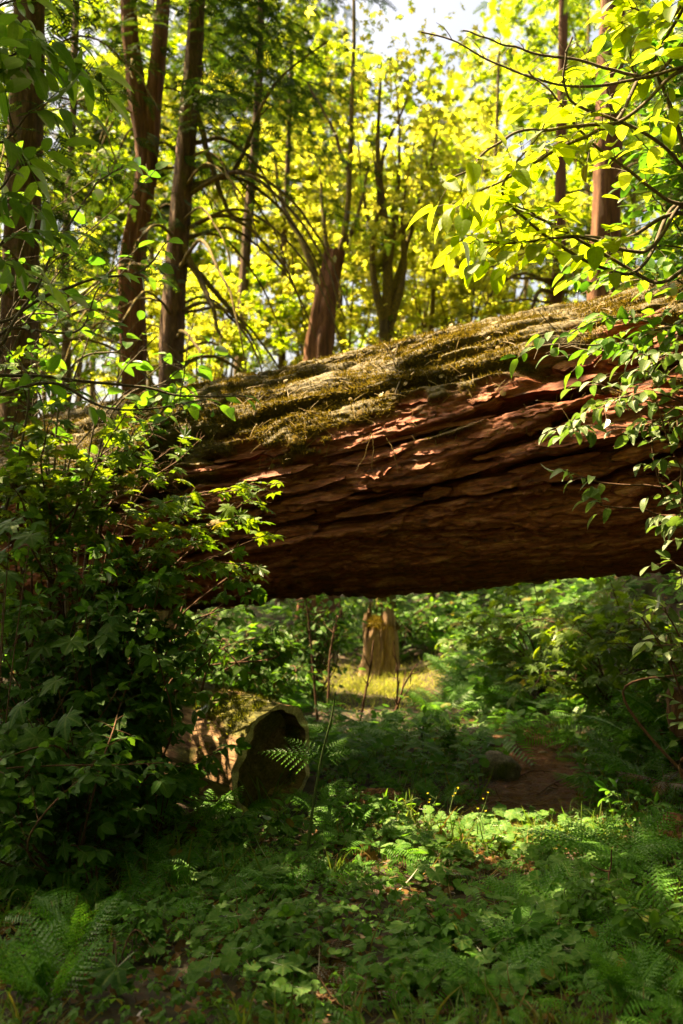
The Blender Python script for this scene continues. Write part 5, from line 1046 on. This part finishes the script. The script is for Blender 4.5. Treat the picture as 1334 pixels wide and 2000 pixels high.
# ------------------------------------------------------------------ ground cover
def free(x, y):
    d = path_d(x, y); w = 0.30 * sm(5.25, 5.65, y) * (1 - sm(7.0, 8.4, y))
    cut = ((x > -1.3) & (x < -0.15) & (y > 5.6) & (y < 6.5))
    clear = (np.abs(x - 0.42) < 0.75) & (y > 8.4) & (y < 12.2)
    return ~clear & (d > w + 0.08 * noise(x * 4, y * 4, 0, 8)) & ~cut
def spots(n, xr, yr, r):
    yy = yr[0] + (yr[1] - yr[0]) * r.random(n) ** 1.25; half = 0.40 * yy + 0.4; xx = r.uniform(-1, 1, n) * half; ok = free(xx, yy); return xx[ok], yy[ok]
def bed(n, yr, T_, mat, size, hgt, name, seed, tilt=0.35, dens=0.0, sc=1.2, lab=None):
    r = np.random.default_rng(seed); x, y = spots(n, None, yr, r); keep = fbm(x * sc, y * sc, 0, 3, seed) > dens; x, y = x[keep], y[keep]; n = len(x)
    P = np.stack([x, y, g(x, y) + r.uniform(*hgt, n)], 1); az = r.uniform(0, 2 * PI, n); D = np.stack([np.cos(az), np.sin(az), r.normal(-0.1, 0.25, n)], 1); N = nz(np.array([0, -0.25, 1.0]) + r.normal(0, tilt, (n, 3))); S = r.uniform(*size, n)
    parts = [replicate(T_[v], P[v::len(T_)], D[v::len(T_)], N[v::len(T_)], S[v::len(T_)]) for v in range(len(T_))]
    return tag(link(name, mk_mesh(name, *merge(parts), mat=mat)), kind='stuff')
bed(9500, (2.4, 7.5), T['roundlo'], M_GROUND, (0.018, 0.045), (0.015, 0.09), 'ground_cover', 1, dens=-0.05)
bed(8000, (2.3, 6.5), T['trilo'], M_SHRUB, (0.016, 0.046), (0.02, 0.13), 'ground_cover', 2, dens=-0.05, sc=2.0)
bed(12000, (6.5, 22.0), T['roundlo'], M_GROUND, (0.04, 0.09), (0.02, 0.25), 'undergrowth', 3, dens=-0.6)
bed(4000, (7.0, 20.0), T['frondlo'], M_FERN, (0.18, 0.4), (0.05, 0.25), 'undergrowth', 4, dens=-0.2)
bed(6000, (9.0, 15.0), T['roundlo'], M_SHRUB, (0.07, 0.14), (0.05, 0.45), 'undergrowth', 7, dens=-0.5)
bed(2600, (2.6, 7.0), T['frondlo'], M_FERN, (0.07, 0.18), (0.03, 0.12), 'ground_cover', 5, dens=-0.05)
bed(5000, (2.4, 10.0), T['roundlo'], M_DEAD, (0.02, 0.05), (0.004, 0.03), 'leaf_litter', 6, dens=-0.6, tilt=0.5)
def grass(n, yr, seed, mat, size, dens, name, lean=0.45):
    r = np.random.default_rng(seed); x, y = spots(n, None, yr, r); keep = fbm(x * 1.7, y * 1.7, 0, 3, seed) > dens; x, y = x[keep], y[keep]; n = len(x)
    P = np.stack([x, y, g(x, y)], 1); D = nz(np.stack([r.normal(0, lean, n), r.normal(0, lean, n), np.ones(n)], 1)); N = nz(r.normal(0, 1, (n, 3)) * [1, 1, .3]); S = r.uniform(*size, n)
    tag(link(name, mk_mesh(name, *merge([replicate(T['blade'][v], P[v::3], D[v::3], N[v::3], S[v::3]) for v in range(3)]), mat=mat)), kind='stuff')
grass(13000, (2.3, 8.0), 11, M_GRASS, (0.08, 0.27), 0.08, 'grass')
grass(7000, (7.5, 13.0), 12, M_GRASS, (0.08, 0.25), -0.1, 'grass')
grass(6000, (2.3, 6.5), 13, M_STRAW, (0.06, 0.2), -0.1, 'dry_grass', 1.1)
# brighter grass colour painting sunlight in the clearing and the near fleck
def sun_grass(n, c, rx, ry, seed, size):
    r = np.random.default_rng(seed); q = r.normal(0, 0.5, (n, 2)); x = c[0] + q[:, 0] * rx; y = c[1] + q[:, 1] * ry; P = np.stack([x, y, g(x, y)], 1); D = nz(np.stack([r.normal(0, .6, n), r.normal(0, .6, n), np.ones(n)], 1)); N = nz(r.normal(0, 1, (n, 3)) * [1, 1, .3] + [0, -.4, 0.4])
    tag(link('sun_painted_grass', mk_mesh('sun_painted_grass', *merge([replicate(T['blade'][v], P[v::3], D[v::3], N[v::3], r.uniform(*size, len(P[v::3]))) for v in range(3)] ), mat=M_SUNGRASS)), kind='stuff')
sun_grass(6000, gp(740, 1345), 1.1, 1.3, 31, (0.05, 0.13)); sun_grass(1500, gp(1060, 1640), .55, .3, 32, (0.05, 0.13))
# needles on the trail
def needles():
    r = np.random.default_rng(15); n = 15000; y = r.uniform(4.8, 9, n); x = np.interp(y, PATH[:, 1], PATH[:, 0]) + r.normal(0, 0.22, n)
    P = np.stack([x, y, g(x, y) + 0.018 + r.uniform(0, .01, n)], 1); D = np.stack([r.normal(0, 1, n), r.normal(0, 1, n), r.normal(0, .12, n)], 1)
    tag(link('fallen_needles', mk_mesh('fallen_needles', *replicate(T['needle'][0], P, D, nz(np.array([0, 0, 1.]) + r.normal(0, .3, (n, 3))), r.uniform(.025, .09, n)), mat=M_DEAD)), kind='stuff')
needles()
for k, (px, py, h, kind, lab) in enumerate([(700, 1640, .22, 'tri', 'upright three leaved herb right of the bracken stalk'), (560, 1660, .2, 'oval', 'leafy herb left of the bracken base'), (860, 1860, .16, 'tri', 'small leafy herb beside the orange dead leaf'), (440, 1680, .22, 'tri', 'shaded leafy herb between the ferns left of the bracken'), (1000, 1900, .2, 'oval', 'leafy herb among the deep green round leaves'),
        (1150, 1830, .24, 'tri', 'tall leafy herb among the right hand ferns'), (300, 1870, .2, 'tri', 'leafy herb in the dim ground at the bottom left'), (520, 1880, .15, 'tri', 'low leafy herb at the bottom left of centre'), (1240, 1660, .28, 'oval', 'bushy herb before the rotten wood at the right'), (760, 1620, .18, 'oval', 'bright leafy herb in the open green left of the trail'), (1180, 1590, .26, 'oval', 'leafy herb beside the trail below the right bank'), (880, 1500, .3, 'tri', 'leafy herb left of the largest stone'), (820, 1470, .3, 'oval', 'shaded leafy herb behind the rotten wood lump'), (1270, 1900, .24, 'oval', 'leafy herb at the lower right edge')]):
    b = gp(px, py); rr = np.random.default_rng(950 + k)
    shrub('leafy_herb', lab, 'plant', [[b, b + [rr.normal(0, .04), rr.normal(0, .03), h * .6], b + [rr.normal(0, .1), rr.normal(0, .06), h * rr.uniform(.8, 1.1)]] for _ in range(4)], kind, (M_GROUND, M_SHRUB)[k % 2], .05 if kind == 'tri' else .06, M_STEM, nmax=40, seed=960 + k, r0=.0025, f0=.2, tspace=.05, tlen=.08, gap=.045)
# round-leaved plants one can pick out in front: each a plant with its leaves
def round_plant(b, n, size, seed, label, group):
    r = np.random.default_rng(seed); root = thing('round_leaved_plant', label, 'plant', b, group)
    for k in range(n):
        az = 2 * PI * (k + r.random()) / n; L = size * r.uniform(0.5, 1.6); p = np.array([math.cos(az) * L, math.sin(az) * L, r.uniform(.05, .12)])
        d = np.array([math.cos(az), math.sin(az), -0.2]) + r.normal(0, .2, 3); nn = np.array([0, -0.35, 1.0]) + r.normal(0, .22, 3)
        link('leaf', tmesh('round', int(r.integers(3)), M_GROUND), root, mat4(p, d, nn, size * r.uniform(.7, 1.2)))
r_ = np.random.default_rng(8)
zones = [((900, 1160), (1615, 1680), 20, .058, 'small round leaved plant inside the sunny patch', 'round leaved plants in the sunny patch'), ((840, 1180), (1680, 1800), 30, .058, 'round leaved plant in the band of foliage before the sunny patch', 'round leaved plants before the sunny patch'), ((780, 1130), (1800, 1990), 40, .058, 'deep green round leaved plant at the lower right', 'round leaved plants at the lower right'),
         ((640, 900), (1590, 1700), 24, .052, 'round leaved plant in the open green between bracken and trail', 'round leaved plants between bracken and trail'), ((330, 640), (1640, 1800), 24, .052, 'shaded round leaved plant around the bracken base', 'round leaved plants around the bracken base'), ((330, 760), (1800, 1990), 20, .05, 'dim round leaved plant at the bottom centre', 'round leaved plants at the bottom centre'), ((1100, 1320), (1640, 1980), 14, .056, 'round leaved plant under the right hand ferns', 'round leaved plants under the right hand ferns')]
for (xa, xb), (ya, yb), n, s, lab, grp in zones:
    for k in range(n): round_plant(gp(r_.uniform(xa, xb), r_.uniform(ya, yb)), int(r_.integers(5, 9)), s * r_.uniform(.8, 1.2), int(r_.integers(1e6)), lab, grp)
# tufts of tall grass
def tuft(label, b, n, h, seed, mat=M_GRASS):
    r = np.random.default_rng(seed); P = r.normal(0, .035, (n, 3)) * [1, 1, 0]; D = nz(np.stack([r.normal(0, .35, n), r.normal(0, .35, n), np.ones(n)], 1)); N = nz(np.stack([-D[:, 0], -D[:, 1], r.uniform(.1, .4, n)], 1))
    parts = [replicate(T['blade'][v], P[v::3], D[v::3], N[v::3], h * r.uniform(.6, 1.1, len(P[v::3]))) for v in range(3)]
    tag(link('grass_tuft', mk_mesh('grass_tuft', *merge(parts), mat=mat), loc=b), label, 'grass tuft', 'tufts of long grass')
for k, (px, py, n, h, lab) in enumerate([(510, 1590, 26, .34, 'long grass tuft in front of the hollow log opening'), (560, 1610, 22, .3, 'grass tuft between the hollow log and the bracken stalk'), (690, 1530, 26, .3, 'arching grass tuft right of the hollow log'), (730, 1510, 24, .3, 'grass tuft behind the rotten wood lump'), (280, 1470, 18, .4, 'grass tuft standing in the dark left bank'),
                                         (1080, 1690, 20, .22, 'grass tuft in the sunny patch'), (930, 1890, 10, .24, 'broad grass blades among the round leaves'), (770, 1800, 34, .12, 'short pale grass tuft at the lower centre'), (650, 1720, 24, .2, 'grass tuft right of the bracken base'), (410, 1720, 22, .22, 'grass tuft in the shade left of the bracken'), (1180, 1640, 20, .25, 'yellow lit grass tuft below the right ferns')]):
    tuft(lab, gp(px, py), n, h, 900 + k)
